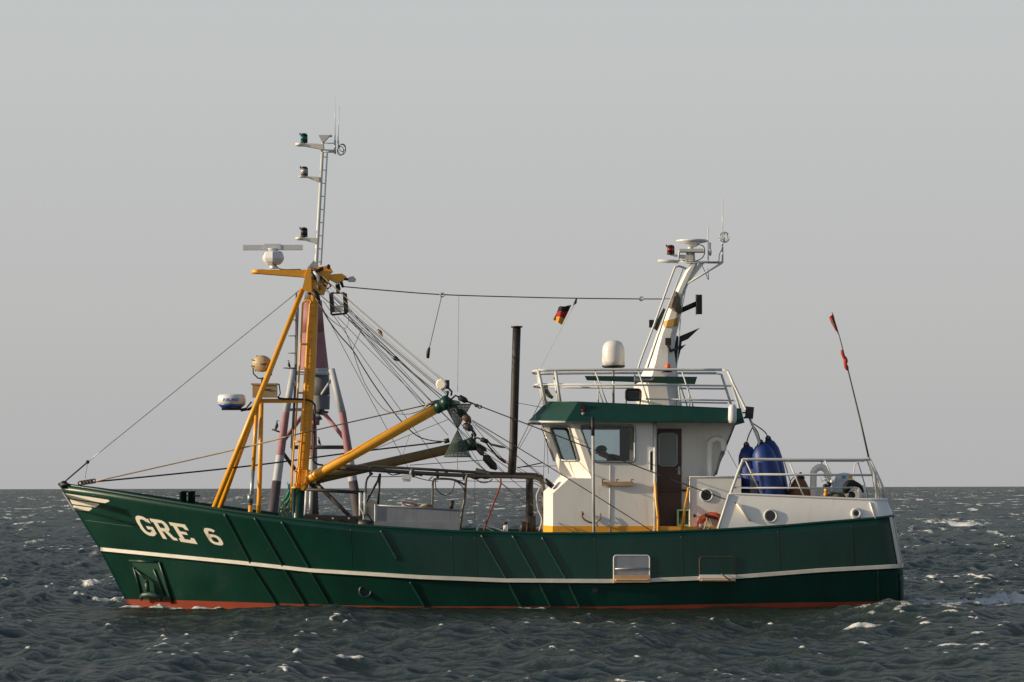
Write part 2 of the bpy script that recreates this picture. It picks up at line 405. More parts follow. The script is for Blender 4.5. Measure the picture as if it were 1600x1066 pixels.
    c2 = n.new('ShaderNodeVectorMath'); c2.operation = 'MULTIPLY'; c2.inputs[1].default_value = (1,1,0); l.new(c1.outputs[0], c2.inputs[0])
    c3 = n.new('ShaderNodeVectorMath'); c3.operation = 'ADD'; l.new(c2.outputs[0], c3.inputs[0]); l.new(nb, c3.inputs[1])
    c4 = n.new('ShaderNodeVectorMath'); c4.operation = 'NORMALIZE'; l.new(c3.outputs[0], c4.inputs[0]); nb = c4.outputs[0]
    af = n.new('ShaderNodeAttribute'); af.attribute_name = 'foam'
    fz = noise(17.0, 8, 1, 0.55, 0.85)
    ad = n.new('ShaderNodeMath'); ad.operation = 'MULTIPLY_ADD'; ad.inputs[1].default_value = 1.0
    l.new(af.outputs['Fac'], ad.inputs[0]); l.new(fz, ad.inputs[2])
    mr = n.new('ShaderNodeMapRange'); mr.inputs[1].default_value = 0.97; mr.inputs[2].default_value = 1.22; l.new(ad.outputs[0], mr.inputs[0])
    # small distant whitecaps beyond what the mesh can carry
    f2 = noise(0.30, 5, 1.0, 0.07, 0.7)
    mr2 = n.new('ShaderNodeMapRange'); mr2.inputs[1].default_value = 0.585; mr2.inputs[2].default_value = 0.63; l.new(f2, mr2.inputs[0])
    far = n.new('ShaderNodeMapRange'); far.inputs[1].default_value = 90; far.inputs[2].default_value = 180; l.new(cd.outputs['Value'], far.inputs[0])
    mu = n.new('ShaderNodeMath'); mu.operation = 'MULTIPLY'; l.new(mr2.outputs[0], mu.inputs[0]); l.new(far.outputs[0], mu.inputs[1])
    mxf = n.new('ShaderNodeMath'); mxf.operation = 'MAXIMUM'; l.new(mr.outputs[0], mxf.inputs[0]); l.new(mu.outputs[0], mxf.inputs[1])
    mc = n.new('ShaderNodeMix'); mc.data_type = 'RGBA'; mc.inputs[6].default_value = (0.015,0.025,0.017,1); mc.inputs[7].default_value = (0.70,0.70,0.68,1)
    l.new(mxf.outputs[0], mc.inputs[0])
    # rough-sea reflectance: Schlick, levelling off at grazing angles as wave slopes and shadowing make it do
    n.remove(b); df = n.new('ShaderNodeBsdfDiffuse'); gl = n.new('ShaderNodeBsdfGlossy'); gl.inputs['Roughness'].default_value = 0.07
    l.new(mc.outputs[2], df.inputs['Color']); l.new(nb, df.inputs['Normal']); l.new(nb, gl.inputs['Normal'])
    lw = n.new('ShaderNodeLayerWeight'); lw.inputs[0].default_value = 0.5; l.new(nb, lw.inputs['Normal'])
    def mth(op, a, b_=None, v=None):
        q = n.new('ShaderNodeMath'); q.operation = op; l.new(a, q.inputs[0])
        if b_ is not None: l.new(b_, q.inputs[1])
        elif v is not None: q.inputs[1].default_value = v
        return q.outputs[0]
    f5 = mth('POWER', lw.outputs['Facing'], v=4.6); fs_ = mth('ADD', f5, v=0.02)
    den = mth('ADD', mth('MULTIPLY', fs_, v=SEA_K), v=1.0); fac = mth('DIVIDE', mth('MULTIPLY', fs_, v=SEA_G), den)
    inv = n.new('ShaderNodeMath'); inv.operation = 'SUBTRACT'; inv.inputs[0].default_value = 1.0; l.new(mxf.outputs[0], inv.inputs[1])
    fac = mth('MULTIPLY', fac, inv.outputs[0])
    ms = n.new('ShaderNodeMixShader'); l.new(fac, ms.inputs[0]); l.new(df.outputs[0], ms.inputs[1]); l.new(gl.outputs[0], ms.inputs[2])
    l.new(ms.outputs[0], n['Material Output'].inputs[0])
    me.materials.append(m)
    o = bpy.data.objects.new('water', me); col.objects.link(o); o['kind'] = 'structure'
    return o
make_sea()

# ================================================================== THE BOAT
boat = thing('fishing_boat', 'green steel fishing cutter with yellow mast and white wheelhouse steaming left', 'boat', (0,0,0))

# ------------------------------------------------------------------ hull
SHEER = [(92,757),(148,765),(238,780),(283,787.5),(346,797),(380,802),(473,813.5),(558,822),(660,828.5),(701,831),(841,834.5),(940,834.7),(1034,832.5),(1121,829),(1221,823),(1284,817.5),(1371,810.5),(1399,806)]
STRB  = [(154,861),(380,883),(484,894.5),(660,905.5),(788,910.5),(955,911.5),(1015,910),(1149,905),(1284,894.5),(1387,889),(1414,887)]
REDT  = [(195,936.5),(280,938),(360,940.5),(515,945.5),(640,948),(820,947.5),(940,948),(1221,942),(1415,939.5)]
ROWS = [dict(tab=SHEER, x0=92, x1=1399, B=2.45, Lb=0.42, p=2.3, end=0.90, z=None),
        dict(tab=STRB, x0=157, x1=1414, B=2.50, Lb=0.44, p=1.9, end=0.88, z=None),
        dict(tab=REDT, x0=195, x1=1415, B=2.42, Lb=0.47, p=1.6, end=0.84, z=None),
        dict(tab=None, x0=228, x1=1413, B=2.20, Lb=0.50, p=1.5, end=0.80, z=-0.8)]
def halfb(R, t):
    b = R['B']
    if t < R['Lb']: b *= 1-(1-t/R['Lb'])**R['p']
    if t > 0.6: b *= 1-(1-R['end'])*((t-0.6)/0.4)**1.8
    return max(b, 0.02)
TS = [i/96 for i in range(97)]
TS = sorted(set(TS + [0.003, 0.006, 0.02, 0.025]))
RC = 0.40
def hull_row(R, off=0.0, dz=0.0, arc=True):
    out = []
    bl = halfb(R, 1.0)
    for t in TS:
        b = halfb(R, t)+off
        px = R['x0']+t*(R['x1']-RC*75-R['x0'])
        if R['tab']: v = P(px, interp(R['tab'], px), -b)
        else: v = P(px, 951, -b); v.z = R['z']
        v.z += dz; out.append(v)
    if arc:
        e = out[-1]
        zs = (P(R['x1'], interp(R['tab'], R['x1']), -bl).z+dz) if R['tab'] else R['z']
        for k in range(1, 9):
            ph = k/8*PI/2; out.append(Vector((e.x+RC*math.sin(ph), e.y+RC-RC*math.cos(ph), e.z+(zs-e.z)*k/8)))
        for k in range(1, 5):
            q = out[-1]; yy = (bl-RC)*(1-k/4); out.append(Vector((e.x+RC+0.10*(1-(k/4-1)**2)*0, -yy, zs)))
    return out
main_rows = [hull_row(R) for R in ROWS]
rows = []; rowmat = []
sub = [8, 5, 3]
for a in range(3):
    for k in range(sub[a]):
        t = k/sub[a]; A, B = main_rows[a], main_rows[a+1]
        bulge = 0
        rows.append([p.lerp(q, t)+Vector((0, 0.0 if a else bulge, 0)) for p, q in zip(A, B)]); rowmat.append(1 if a == 2 else 0)
rows.append(main_rows[3])
hb = MB()
for i in range(len(rows)-1): hb.grid([rows[i], rows[i+1]], m=rowmat[i])
hb.both()
hullbv = BVHTree.FromPolygons([v for v in hb.v], hb.f)
inner = [p+Vector((0, min(0.07, -p.y*0.6), 0)) for p in main_rows[0]]
deckz = 0.85
inb = [p.lerp(q, 0.62)+Vector((0, min(0.09, -p.lerp(q,0.62).y*0.6), 0)) for p, q in zip(main_rows[0], main_rows[1])]
hb2 = MB(); hb2.grid([rows[0], inner, inb], m=0, smooth=False); hb2.both()
n0 = len(hb.v); hb.add(hb2.v, hb2.f, 0, False)
hull = hb.build('hull', [BOATG, RED], boat)
dk = MB(); dk.grid([[Vector((p.x,p.y,p.z)) for p in inb], [Vector((p.x,0,p.z+0.05)) for p in inb]], smooth=False); dk.both(); dk.build('deck', DECKM, boat)
def onhull(px, py, off=0.0):
    d = (P(px, py, 0)-CAM).normalized(); h = hullbv.ray_cast(CAM, d)
    if h[0] is None:
        return P(px, py, -1.0)
    n = h[1]
    if n.y > 0: n = -n
    return h[0]+n*off
# sheer cap, rubbing strake
cap = MB().tube([p+Vector((0,0.02,0.01)) for p in rows[0]], 0.032, 6); cap.both(); cap.build('gunwale', GREEN2, hull)
st = MB()
R1 = ROWS[1]
a_ = hull_row(R1, off=0.0, dz=0.085); b_ = hull_row(R1, off=0.06, dz=0.078); c_ = hull_row(R1, off=0.06, dz=0.005); d_ = hull_row(R1, off=0.0, dz=-0.03)
for L in (b_, c_):
    for k in range(9, 13): pass
st.grid([a_, b_, c_], m=0, smooth=False); st.grid([c_, d_], m=1, smooth=False); st.both()
stro = st.build('rubbing_strake', [paint('strake_white', (0.66,0.62,0.54), 0.5, var=0.12, scale=5, rust=0.12, rustcol=(0.30,0.24,0.17)), BOATG], hull)
# bars welded on the side
def hull_bar(pts, r=0.023, mats=GREEN2):
    path = []
    for i in range(len(pts)-1):
        n = 18
        for k in range(n+(i == len(pts)-2)): 
            t = k/n; path.append(onhull(pts[i][0]+(pts[i+1][0]-pts[i][0])*t, pts[i][1]+(pts[i+1][1]-pts[i][1])*t, 0.012))
    path = [p for p in path]
    MB().tube(path, r, 8).build('fender_bar', mats, hull)
for pts in ([(351,803),(394,884),(436,950)], [(398,809),(444,888),(481,951)], [(440,815),(486,893),(518,949)],
            [(595,829),(621,875)], [(641,909),(665,950)], [(752,836),(792,906),(816,952)], [(801,837),(840,907),(863,953)], [(847,840),(885,906),(908,953)]):
    hull_bar(pts)
for px in (548, 705, 742, 929, 1064, 1215, 1330):
    y0 = interp(SHEER, px)+3; y1 = interp(STRB, px)-8
    MB().tube([onhull(px+(k/10)*3, y0+(y1-y0)*k/10, 0.001) for k in range(11)], 0.0035, 5).build('weld_seam', BOATG, hull)
MB().tube([onhull(134+(212-134)*k/12, 813+(824-813)*k/12, 0.002) for k in range(13)], 0.006, 5).build('weld_seam', GREEN2, hull)
MB().tube([onhull(300+k*20, 862+k*0.9+(3*math.sin(k)*0.1), 0.001) for k in range(53)], 0.005, 5).build('weld_seam', BOATG, hull) if False else None
# stern corner guard
tube('corner_guard', [p+Vector((0.02,-0.01,0)) for p in [rows[i][len(TS)+3] for i in range(9)]], 0.035, RAILG, hull)
tube('corner_guard', [p+Vector((0.02,-0.01,0)) for p in [rows[i][len(TS)+3] for i in range(9,len(rows))]], 0.022, GREEN2, hull)
tube('corner_guard', [rows[i][len(TS)-2]+Vector((0,-0.01,0)) for i in range(8, len(rows))], 0.018, GREEN2, hull)

def hull_decal(polys, name, mat, off=0.005, cuts=6, parent=None):
    bm = bmesh.new()
    for poly in polys:
        vs = [bm.verts.new((x, y, 0)) for x, y in poly]
        if len(vs) == 4: bm.faces.new(vs)
        else:
            for t in tessellate_polygon([[Vector((x,y,0)) for x, y in poly]]): 
                try: bm.faces.new([vs[i] for i in t])
                except ValueError: pass
    bmesh.ops.subdivide_edges(bm, edges=bm.edges, cuts=cuts, use_grid_fill=True)
    m = MB(); idx = {}
    vs = []
    for i, v in enumerate(bm.verts): idx[v] = i; vs.append(onhull(v.co.x, v.co.y, off))
    fs = [[idx[v] for v in f.verts] for f in bm.faces]; m.add(vs, fs, 0, True)
    o = m.build(name, mat, parent or hull, recalc=False)
    bm.free(); return o
def z5(pts): return [(80+x/4.44, 720+y/4.44) for x, y in pts]
hull_decal([z5([(100,226),(395,270),(408,280),(375,294),(122,260)]), z5([(130,268),(325,296),(337,302),(310,322),(145,300)]), z5([(150,309),(278,325),(285,333),(262,349),(158,341)]),
            z5([(70,212),(98,232),(160,343),(150,341)])], 'bow_emblem', CREAM)
# registration letters: strokes in a unit cell carried onto the plating
def stroke_polys(line, w, org, u, v):
    out = []
    for a, b in zip(line[:-1], line[1:]):
        a = Vector(a); b = Vector(b)
        A = Vector((org[0]+u[0]*a.x+v[0]*a.y, org[1]+u[1]*a.x+v[1]*a.y)); B = Vector((org[0]+u[0]*b.x+v[0]*b.y, org[1]+u[1]*b.x+v[1]*b.y))
        out.append((A, B))
    return out
def letter(parts, org, u, v):
    f = lambda x, y: (80+(org[0]+u[0]*x+v[0]*y)/4.44, 720+(org[1]+u[1]*x+v[1]*y)/4.44)
    return [[f(x, y) for x, y in q] for q in parts]
def ringq(cx, cy, rx, ry, tw, th, a0, a1, n=14, ex=2.6):
    def pt(a, rx_, ry_):
        c, s_ = math.cos(a), math.sin(a)
        return (cx+rx_*math.copysign(abs(c)**(2/ex), c), cy+ry_*math.copysign(abs(s_)**(2/ex), s_))
    A = [math.radians(a0+(a1-a0)*k/n) for k in range(n+1)]
    return [[pt(A[k],rx,ry), pt(A[k+1],rx,ry), pt(A[k+1],rx-tw,ry-th), pt(A[k],rx-tw,ry-th)] for k in range(n)]
w_, h_ = 0.25, 0.175
G_ = ringq(0.5,0.5,0.5,0.5,w_,h_,35,325,20) + [[(0.52,0.50),(1.0,0.50),(1.0,0.66),(0.52,0.66)], [(0.76,0.64),(1.0,0.64),(1.0,0.86),(0.80,0.80)], [(0.80,0.14),(0.99,0.08),(0.99,0.33),(0.76,0.26)]]
R_ = [[(0,0),(0.55,0),(0.55,h_),(0,h_)], [(0.12,h_),(0.37,h_),(0.37,1),(0.12,1)], [(0.37,0.42),(0.56,0.42),(0.56,0.42+h_),(0.37,0.42+h_)]] + ringq(0.55,0.295,0.40,0.295,0.25,h_-0.02,-90,90,10) + [[(0.48,0.57),(0.74,0.55),(0.92,0.86),(1.04,0.86),(1.04,1.0),(0.76,1.0)]]
E_ = [[(0,0),(0.96,0),(0.98,0.30),(0.78,0.30),(0.70,h_),(0,h_)], [(0.12,h_),(0.37,h_),(0.37,1-h_),(0.12,1-h_)], [(0.37,0.42),(0.74,0.42),(0.74,0.57),(0.37,0.57)], [(0,1-h_),(0.70,1-h_),(0.80,0.70),(1.0,0.70),(1.0,1),(0,1)]]
S_ = ringq(0.5,0.68,0.5,0.32,0.27,h_-0.01,0,360,20) + ringq(0.5,0.42,0.5,0.42,0.27,h_,160,318,12) + [[(0,0.40),(0.27,0.40),(0.27,0.70),(0,0.70)]]
hull_decal(letter(G_, (564,374), (101,16), (82,140)), 'registration_letter', CREAM)
hull_decal(letter(R_, (681,400), (113,16), (82,138)), 'registration_letter', CREAM)
hull_decal(letter(E_, (815,425), (118,18), (84,136)), 'registration_letter', CREAM)
hull_decal(letter(S_, (1042,460), (97,15), (70,118)), 'registration_number', CREAM)

# anchor in its pocket
def hquad(pts, name, mat, off, parent=hull, cuts=2): return hull_decal([pts], name, mat, off, cuts, parent)
pocket = hull_decal([z5([(560,700),(745,700),(830,965),(640,965)])], 'anchor_pocket', paint('pocket_green', (0.006,0.05,0.03), 0.5), 0.006, 3)
for pts in ([(545,692),(740,700)], [(575,735),(632,940)], [(752,700),(845,985)], [(715,750),(790,935)]):
    q = z5(pts); tube('pocket_rim', [onhull(*q[0],0.02), onhull(*q[1],0.02)], 0.022, GREEN2, pocket)
ANCM = paint('anchor_paint', (0.010,0.045,0.030), 0.45, var=0.3, scale=8, rust=0.2, rustcol=(0.10,0.06,0.03))
an = MB()
q = z5([(682,820),(690,930),(590,752),(640,945),(790,950),(715,920)])
an.tube([onhull(*q[0],0.10), onhull(*q[1],0.12)], [0.04,0.055], 8)
an.tube([onhull(*q[2],0.03), onhull(*q[0],0.10)], [0.02,0.03], 6)
crown = [onhull(*p, 0.12) for p in z5([(632,940),(660,922),(700,915),(745,922),(790,940)])]
an.tube(crown, [0.02,0.06,0.075,0.06,0.02], 8)
an.tube([onhull(*p, 0.10) for p in z5([(650,935),(640,960)])], [0.04,0.02], 6); an.tube([onhull(*p, 0.10) for p in z5([(765,935),(780,962)])], [0.04,0.02], 6)
an.lathe(onhull(*z5([(685,820)])[0],0.13), [(0.03,-0.03),(0.045,0),(0.03,0.03)], (0,-1,0), 10)
an.build('anchor', ANCM, hull)
# portholes on hull
def porthole(px, py, r, parent, plane_pt, nrm=Vector((0,-1,0)), rim=RAILG, glass=PGLASS, wr=0.03):
    c = plane_pt; R = r*M1*0.97
    m = MB(); a, b = frame_from(nrm)
    m.tube([c+nrm*0.008+(a*math.cos(t)+b*math.sin(t))*R for t in [2*PI*k/24 for k in range(24)]], wr*0.6, 6, closed=True)
    o = m.build('porthole', rim, parent)
    MB().lathe(c-nrm*0.02, [(R*0.98,0),(R*0.98,0.024),(R*0.9,0.024)], nrm, 24, smooth=False).build('glass', glass, o)
    return o
porthole(571, 924, 9, hull, onhull(571,924), rim=GREEN2, wr=0.045)
o = MB(); o.lathe(onhull(930,922), [(0.06,-0.01),(0.06,0.012),(0.04,0.014)], (0,-1,0), 16, smooth=False); o.build('drain_outlet', BLACK, hull)
# freeing ports
def rr(px0, py0, px1, py1, r=5): return rquad([(px0,py0),(px1,py0),(px1,py1),(px0,py1)], r)
def freeing(x0, y0, x1, y1, kind):
    yb = -halfb(ROWS[1], 0.7)
    pl = plane(onhull(x0+3, y0+3), onhull(x1-3, y0+3), onhull(x0+3, y0+22)); 
    outl = [onplane(a, b, pl) for a, b in rr(x0,y0,x1,y1)]
    n = Vector((0,-1,0))
    fr = MB().tube([p+n*0.012 for p in outl], 0.014 if kind == 0 else 0.009, 6, closed=True).build('freeing_port', RAILG if kind == 0 else paint('dull_rust_edge', (0.10,0.055,0.025), 0.6, var=0.4, scale=4, rust=0.5, rustcol=(0.015,0.05,0.035)), hull)
    if kind == 0:
        MB().panel([p+n*0.004 for p in [onplane(a,b,pl) for a,b in rquad([(x0,y0),(x1,y0),(x1,y0+31),(x0,y0+31)],3)]], [], n*0.012).build('flap', SHEET, fr)
        tube('hinge_rod', [onplane(x0+2,y0+21,pl)+n*0.03, onplane(x1-2,y0+20,pl)+n*0.03], 0.016, GALV, fr)
        MB().panel([p+n*0.02 for p in [onplane(a,b,pl) for a,b in [(x0,y0+31),(x1,y0+31),(x1,y1),(x0,y1)]]], [], n*0.10).build('sill', BANDO, fr)
        s = MB().tube([onplane(x0+2+k*2, y1-(5 if k%2 else 3.4), pl)+n*0.125 for k in range(27)], 0.010, 5); s.build('chain_trim', CREAM, fr)
    else:
        MB().panel([p+n*0.006 for p in [onplane(a,b,pl) for a,b in [(x0+1,y0+1),(x1-1,y0+1),(x1-1,y0+28),(x0+1,y0+28)]]], [], n*0.02).build('flap', BOATG, fr)
        MB().panel([p+n*0.01 for p in [onplane(a,b,pl) for a,b in [(x0,y0+28),(x1,y0+28),(x1,y0+33),(x0,y0+33)]]], [], n*0.085).build('edge_strip', WHITE, fr)
        s = MB(); s.panel([p+n*0.01 for p in [onplane(a,b,pl) for a,b in [(x0,y0+33),(x1,y0+33),(x1,y1),(x0,y1)]]], [], n*0.10).build('sill', BANDO, fr)
        s = MB().tube([onplane(x0+2+k*2, y1-(2.6 if k%2 else 1.2), pl)+n*0.115 for k in range(27)], 0.009, 5); s.build('chain_trim', CREAM, fr)
        tube('hinge_rod', [onplane(x0+33,y0+26,pl)+n*0.12, onplane(x0+48,y0+37,pl)+n*0.14], 0.012, BLACK, fr)
freeing(959, 868, 1015, 910, 0)
freeing(1093, 870, 1149, 908, 1)

# ------------------------------------------------------------------ bow gear
bl = MB()
for x in (286, 299.5):
    b = P(x, 800, -0.6 if x < 290 else -0.55); top = P(x, 767, -0.6).z
    bl.lathe(b, [(0.075,0),(0.075,top-b.z-0.03),(0.09,top-b.z-0.03),(0.09,top-b.z),(0.0,top-b.z)], seg=16)
bl.tube([P(275.5,775,-0.6), P(312.5,775,-0.6)], 0.018, 6)
bl.build('bollard', GREEN2, boat)
c = MB(); c.lathe(P(100,758,-0.05), [(0.09,-0.05),(0.085,0.03),(0.05,0.08),(0.0,0.09)], seg=12); c.tube([P(92,757,-0.03),P(107,757,-0.2)],0.03,6)
c.build('bow_cleat', BLACK, boat)
s = MB(); 
for k in range(5): s.tube([P(126+k*5+math.cos(t)*4, 755+k*-0.8+math.sin(t)*3, -0.35+0.03*math.sin(t)) for t in [2*PI*j/10 for j in range(10)]], 0.016, 6, closed=True)
s.build('shackle_chain', paint('rusty_shackle', (0.16,0.07,0.04), 0.6), boat)

# ------------------------------------------------------------------ deckhouse and wheelhouse
YS = -1.6
rim = lambda outl, r=0.022: MB().tube(outl, r, 6, closed=True)
wh = MB()
side = plane(P(893,660,YS), P(1023,660,YS), P(1023,833,YS))
winA = rquad([(905,665.5),(992,665.5),(992,722),(926,722)], 7)
S2 = lambda pts: [onplane(a, b, side) for a, b in pts]
sidepoly = S2([(893,656),(1023,656),(1023,850),(864,850),(864,771),(889.5,747.5),(924,747.5)])
wh.panel(sidepoly, [S2(winA)], (0,0.06,0))
# raked corner panel
cA, cB, cC = P(893,656,YS), P(924,747.5,YS), P(845.5,656,-0.85)
cpl = plane(cA, cB, cC); cD = onplane(876.6, 743, cpl)
winB = rquad([(859.5,666.5),(889.5,666.5),(905.5,719.5),(877.5,719.5)], 5)
CP = lambda pts: [onplane(a, b, cpl) for a, b in pts]
cin = cpl[1]*(0.06 if cpl[1].y > 0 else -0.06)
wh.panel([cA, cB, cD, cC], [CP(winB)], cin)
wh.both()
# raked front panel with a wide window
fpl = [cC, cD, mir(cD), mir(cC)]
def fq(u, v): return cC.lerp(mir(cC), u).lerp(cD.lerp(mir(cD), u), v)
fwin = [fq(0.07,0.12), fq(0.93,0.12), fq(0.93,0.72), fq(0.07,0.72)]
wh.panel([fpl[0], fpl[1], fpl[2], fpl[3]], [fwin], (0.06,0,0))
# recessed after part, rear wall
YR = -1.05
rs = plane(P(1023,660,YR), P(1060,660,YR), P(1023,800,YR))
RP = lambda pts: [onplane(a, b, rs) for a, b in pts]
rec = MB(); rec.panel(RP([(1021,656),(1152.5,656),(1117,745),(1117,850),(1021,850)]), [], (0,0.05,0)); rec.both()
a0, b0, c0 = P(1152.5,656,YR), P(1117,745,YR), P(1117,850,YR)
rw = [a0, b0, c0, mir(c0), mir(b0), mir(a0)]
rec.panel([a0, b0, mir(b0), mir(a0)], [[a0.lerp(b0,0.25).lerp(mir(a0.lerp(b0,0.25)),0.3), a0.lerp(b0,0.25).lerp(mir(a0.lerp(b0,0.25)),0.7), a0.lerp(b0,0.6).lerp(mir(a0.lerp(b0,0.6)),0.7), a0.lerp(b0,0.6).lerp(mir(a0.lerp(b0,0.6)),0.3)]], (-0.04,0,0))
rec.panel([b0, c0, mir(c0), mir(b0)], [], (-0.04,0,0))
for sy in (1,-1):
    t = P(1023,656,YS); u = P(1023,850,YS)
    rec.panel([Vector((t.x,t.y*sy,t.z)), Vector((u.x,u.y*sy,u.z)), Vector((u.x,YR*sy,u.z)), Vector((t.x,YR*sy,t.z))], [], (-0.04,0,0))
wh.add(rec.v, rec.f, 0)
# lower block front: vertical corner facet, bevel facet, front
YF = -1.28
l0, l1, l2, l3 = P(864,850,YS), P(864,771,YS), P(889.5,747.5,YS), P(924,747.5,YS)
f0, f1, f2 = P(849.5,850,YF), P(849.5,768,YF), P(877,743,YF)
low = MB()
low.add([l0,l1,f1,f0], [(0,1,2,3)]); low.add([l1,l2,f2,f1], [(0,1,2,3)]); low.add([l2,l3,cD,f2], [(0,1,2,3)])
low.both()
low.add([f0,f1,mir(f1),mir(f0)], [(0,1,2,3)]); low.add([f1,f2,mir(f2),mir(f1)], [(0,1,2,3)]); low.add([f2,cD,mir(cD),mir(f2)], [(0,1,2,3)])
wh.add(low.v, low.f, 0)
# cabin floor and dark console
fl = [P(900,742,YS+0.07), P(1118,742,YS+0.07)]
wheelhouse = wh.build('wheelhouse', WHITE, boat)
MB().panel([Vector((fl[0].x,-1.5,fl[0].z-0.3)), Vector((fl[1].x-0.05,-1.0,fl[1].z-0.3)), Vector((fl[1].x-0.05,1.0,fl[1].z-0.3)), Vector((fl[0].x,1.5,fl[0].z-0.3))], [], (0,0,-0.04)).build('cabin_floor', DARKI, wheelhouse)
cx = P(905,735,0)
MB().panel([P(896,744,-0.8), P(893,728,-0.8), P(905,724,-0.8), P(914,744,-0.8)], [], (0,1.6,0)).build('console', DARKI, wheelhouse)
pil = MB(); 
for yy in (-0.5, 0.55): pil.box(P(975,690,yy), (0.18,0.10,1.3))
pil.box(P(1005,700,0), (0.06,1.9,1.2))
pil.build('cabin_partition', DARKI, wheelhouse)
# windows: a frame mesh with a pane
def window(outl3, nrm, r=0.024, mir_too=True, mat=GALV, glass=None, rimmat=RUBBR):
    for k in range(2 if mir_too else 1):
        f = (lambda v: v) if k == 0 else mir
        nn = f(nrm)
        pts = [f(p+nrm*0.012) for p in outl3]
        o = MB().tube(pts, r, 8, closed=True).build('window', mat, boat)
        c = sum((Vector(p) for p in outl3), Vector())/len(outl3)
        gk = [f(c+(p-c)*0.965+nrm*0.004) for p in outl3]
        MB().tube(gk, 0.016, 6, closed=True).build('window_gasket', rimmat, o)
        MB().panel([f(p-nrm*0.035) for p in outl3], [], f(nrm*0.006)).build('pane', glass or GLASS, o)
window(S2(winA), Vector((0,-1,0)))
window(CP(winB), -cin.normalized())
window([Vector(p) for p in fwin], Vector((-1,0,-0.2)).normalized(), mir_too=False)
# seam, side details
sd = lambda px, py, off=0.02: onplane(px, py, side)+Vector((0,-off,0))
tube('weld_seam', [sd(953.5,727,0.004), sd(952.5,833,0.004)], 0.010, RAILG, wheelhouse)
tube('corner_pillar', [sd(1023.5,659,0.01), sd(1023.5,835,0.01)], 0.034, RAILG, wheelhouse)
b = MB(); b.box(sd(964.5,756,0.05), (0.64,0.07,0.085)); b.build('step_plank', WOOD, wheelhouse)
for x in (941, 963, 986): tube('hook', [sd(x,756,0.06), sd(x,749,0.08), sd(x+4,750,0.09)], 0.012, GALVD, wheelhouse)
g = MB()
g.tube(smooth_path([sd(909,801,0.05), sd(911,810,0.07), sd(921,816,0.08), sd(930,817,0.08)]), 0.018, 6)
g.tube(smooth_path([sd(938,802,0.05), sd(938,810,0.07), sd(932,817,0.08), sd(934,822,0.08)]), 0.013, 6)
g.tube([sd(909,800,0.05), sd(911,804,0.09)], 0.025, 6)
grap = g.build('grapnel_hook', paint('rusty_brown', (0.16,0.09,0.05), 0.6, var=0.3, scale=9), boat)
sl_ = rquad([(1015.5,705),(1021,705),(1021,736.5),(1015.5,736.5)], 2)
wfr = MB().tube([onplane(a,b,side)+Vector((0,-0.01,0)) for a,b in sl_], 0.012, 6, closed=True).build('handle_recess', RAILG, wheelhouse)
MB().panel([onplane(a,b,side)+Vector((0,-0.008,0)) for a,b in sl_], [], (0,0.01,0)).build('recess_back', BLACK, wfr)
# yellow lower band
bd = MB()
off = Vector((0,-0.006,0))
bd.panel([P(864,822,YS)+off, P(1023,822,YS)+off, P(1023,850,YS)+off, P(864,850,YS)+off], [], (0,0.01,0))
bd.panel([P(1028,823,YR)+off, P(1122,823,YR)+off, P(1122,850,YR)+off, P(1028,850,YR)+off], [], (0,0.01,0))
n1 = Vector((-0.006,-0.006,0))
bd.panel([P(849.5,821,YF)+n1, P(864,822,YS)+n1, P(864,850,YS)+n1, P(849.5,850,YF)+n1], [], (0.008,0.008,0))
bd.panel([P(1028,823,-1.95), P(1122,823,-1.95), P(1122,829,-1.95), P(1028,829,-1.95)], [], (0,0.9,0))
bd.both()
bd.panel([P(849.5,821,YF)+Vector((-0.008,0,0)), mir(P(849.5,821,YF))+Vector((-0.008,0,0)), mir(P(849.5,850,YF))+Vector((-0.008,0,0)), P(849.5,850,YF)+Vector((-0.008,0,0))], [], (0.006,0,0))
bd.build('yellow_band', YELL, wheelhouse)
# door
DY = YR-0.03
dr = MB(); dpl = plane(P(1028,671,DY), P(1066,671,DY), P(1028,820,DY)); dq = lambda a,b,o=0.0: onplane(a,b,dpl)+Vector((0,-o,0))
door = dr.panel([dq(1027,670), dq(1065,670), dq(1065,822), dq(1027,822)], [], (0,0.028,0)).build('door', BROWN, boat)
dw = rquad([(1029.5,677),(1057.5,677),(1057.5,728),(1029.5,728)], 6)
MB().tube([dq(a,b,0.008) for a,b in dw], 0.02, 8, closed=True).build('window_frame', GALV, door)
MB().panel([dq(a,b,0.006) for a,b in dw], [], (0,0.004,0)).build('pane', FROST, door)
h = MB(); h.box(dq(1061,735.5,0.02), (0.05,0.03,0.16)); h.tube([dq(1061,734,0.06), dq(1055,734,0.06)], 0.012, 6); h.build('handle', GALV, door)
# gooseneck on wheelhouse side
tube('vent_pipe', smooth_path([P(1109,748,-1.3), P(1109,700,-1.3), P(1111,689,-1.3), P(1119,685,-1.3), P(1128,688,-1.3), P(1131,697,-1.3), P(1130,704,-1.3)]), 0.058, WHITE, wheelhouse, 12)
tube('vent_flap', [P(1130,706,-1.3), P(1124,720,-1.28), P(1119,742,-1.28)], [0.05,0.03,0.02], GREYB, wheelhouse)
# aft casing
YC = -1.75
x0, x1 = P(1078,745,YC).x, P(1158,745,YC).x; zt = P(1078,745.5,YC).z; zb = P(1078,850,YC).z
cs = MB(); cs.box(((x0+x1)/2, 0, (zt+zb)/2), (x1-x0, -2*YC, zt-zb))
casing = cs.build('aft_casing', WHITE, boat)
tube('casing_edge', [Vector((x0,YC-0.004,zb)), Vector((x0,YC-0.004,zt)), Vector((x1,YC-0.004,zt))], 0.016, WHITE, casing)
porthole(1104, 774, 9.5, casing, P(1104,774,YC))
t = MB(); t.lathe(P(1085,806,YC), [(0.03,-0.01),(0.03,0.02),(0.015,0.03)], (0,-1,0), 12); t.build('fitting', BLACK, casing)
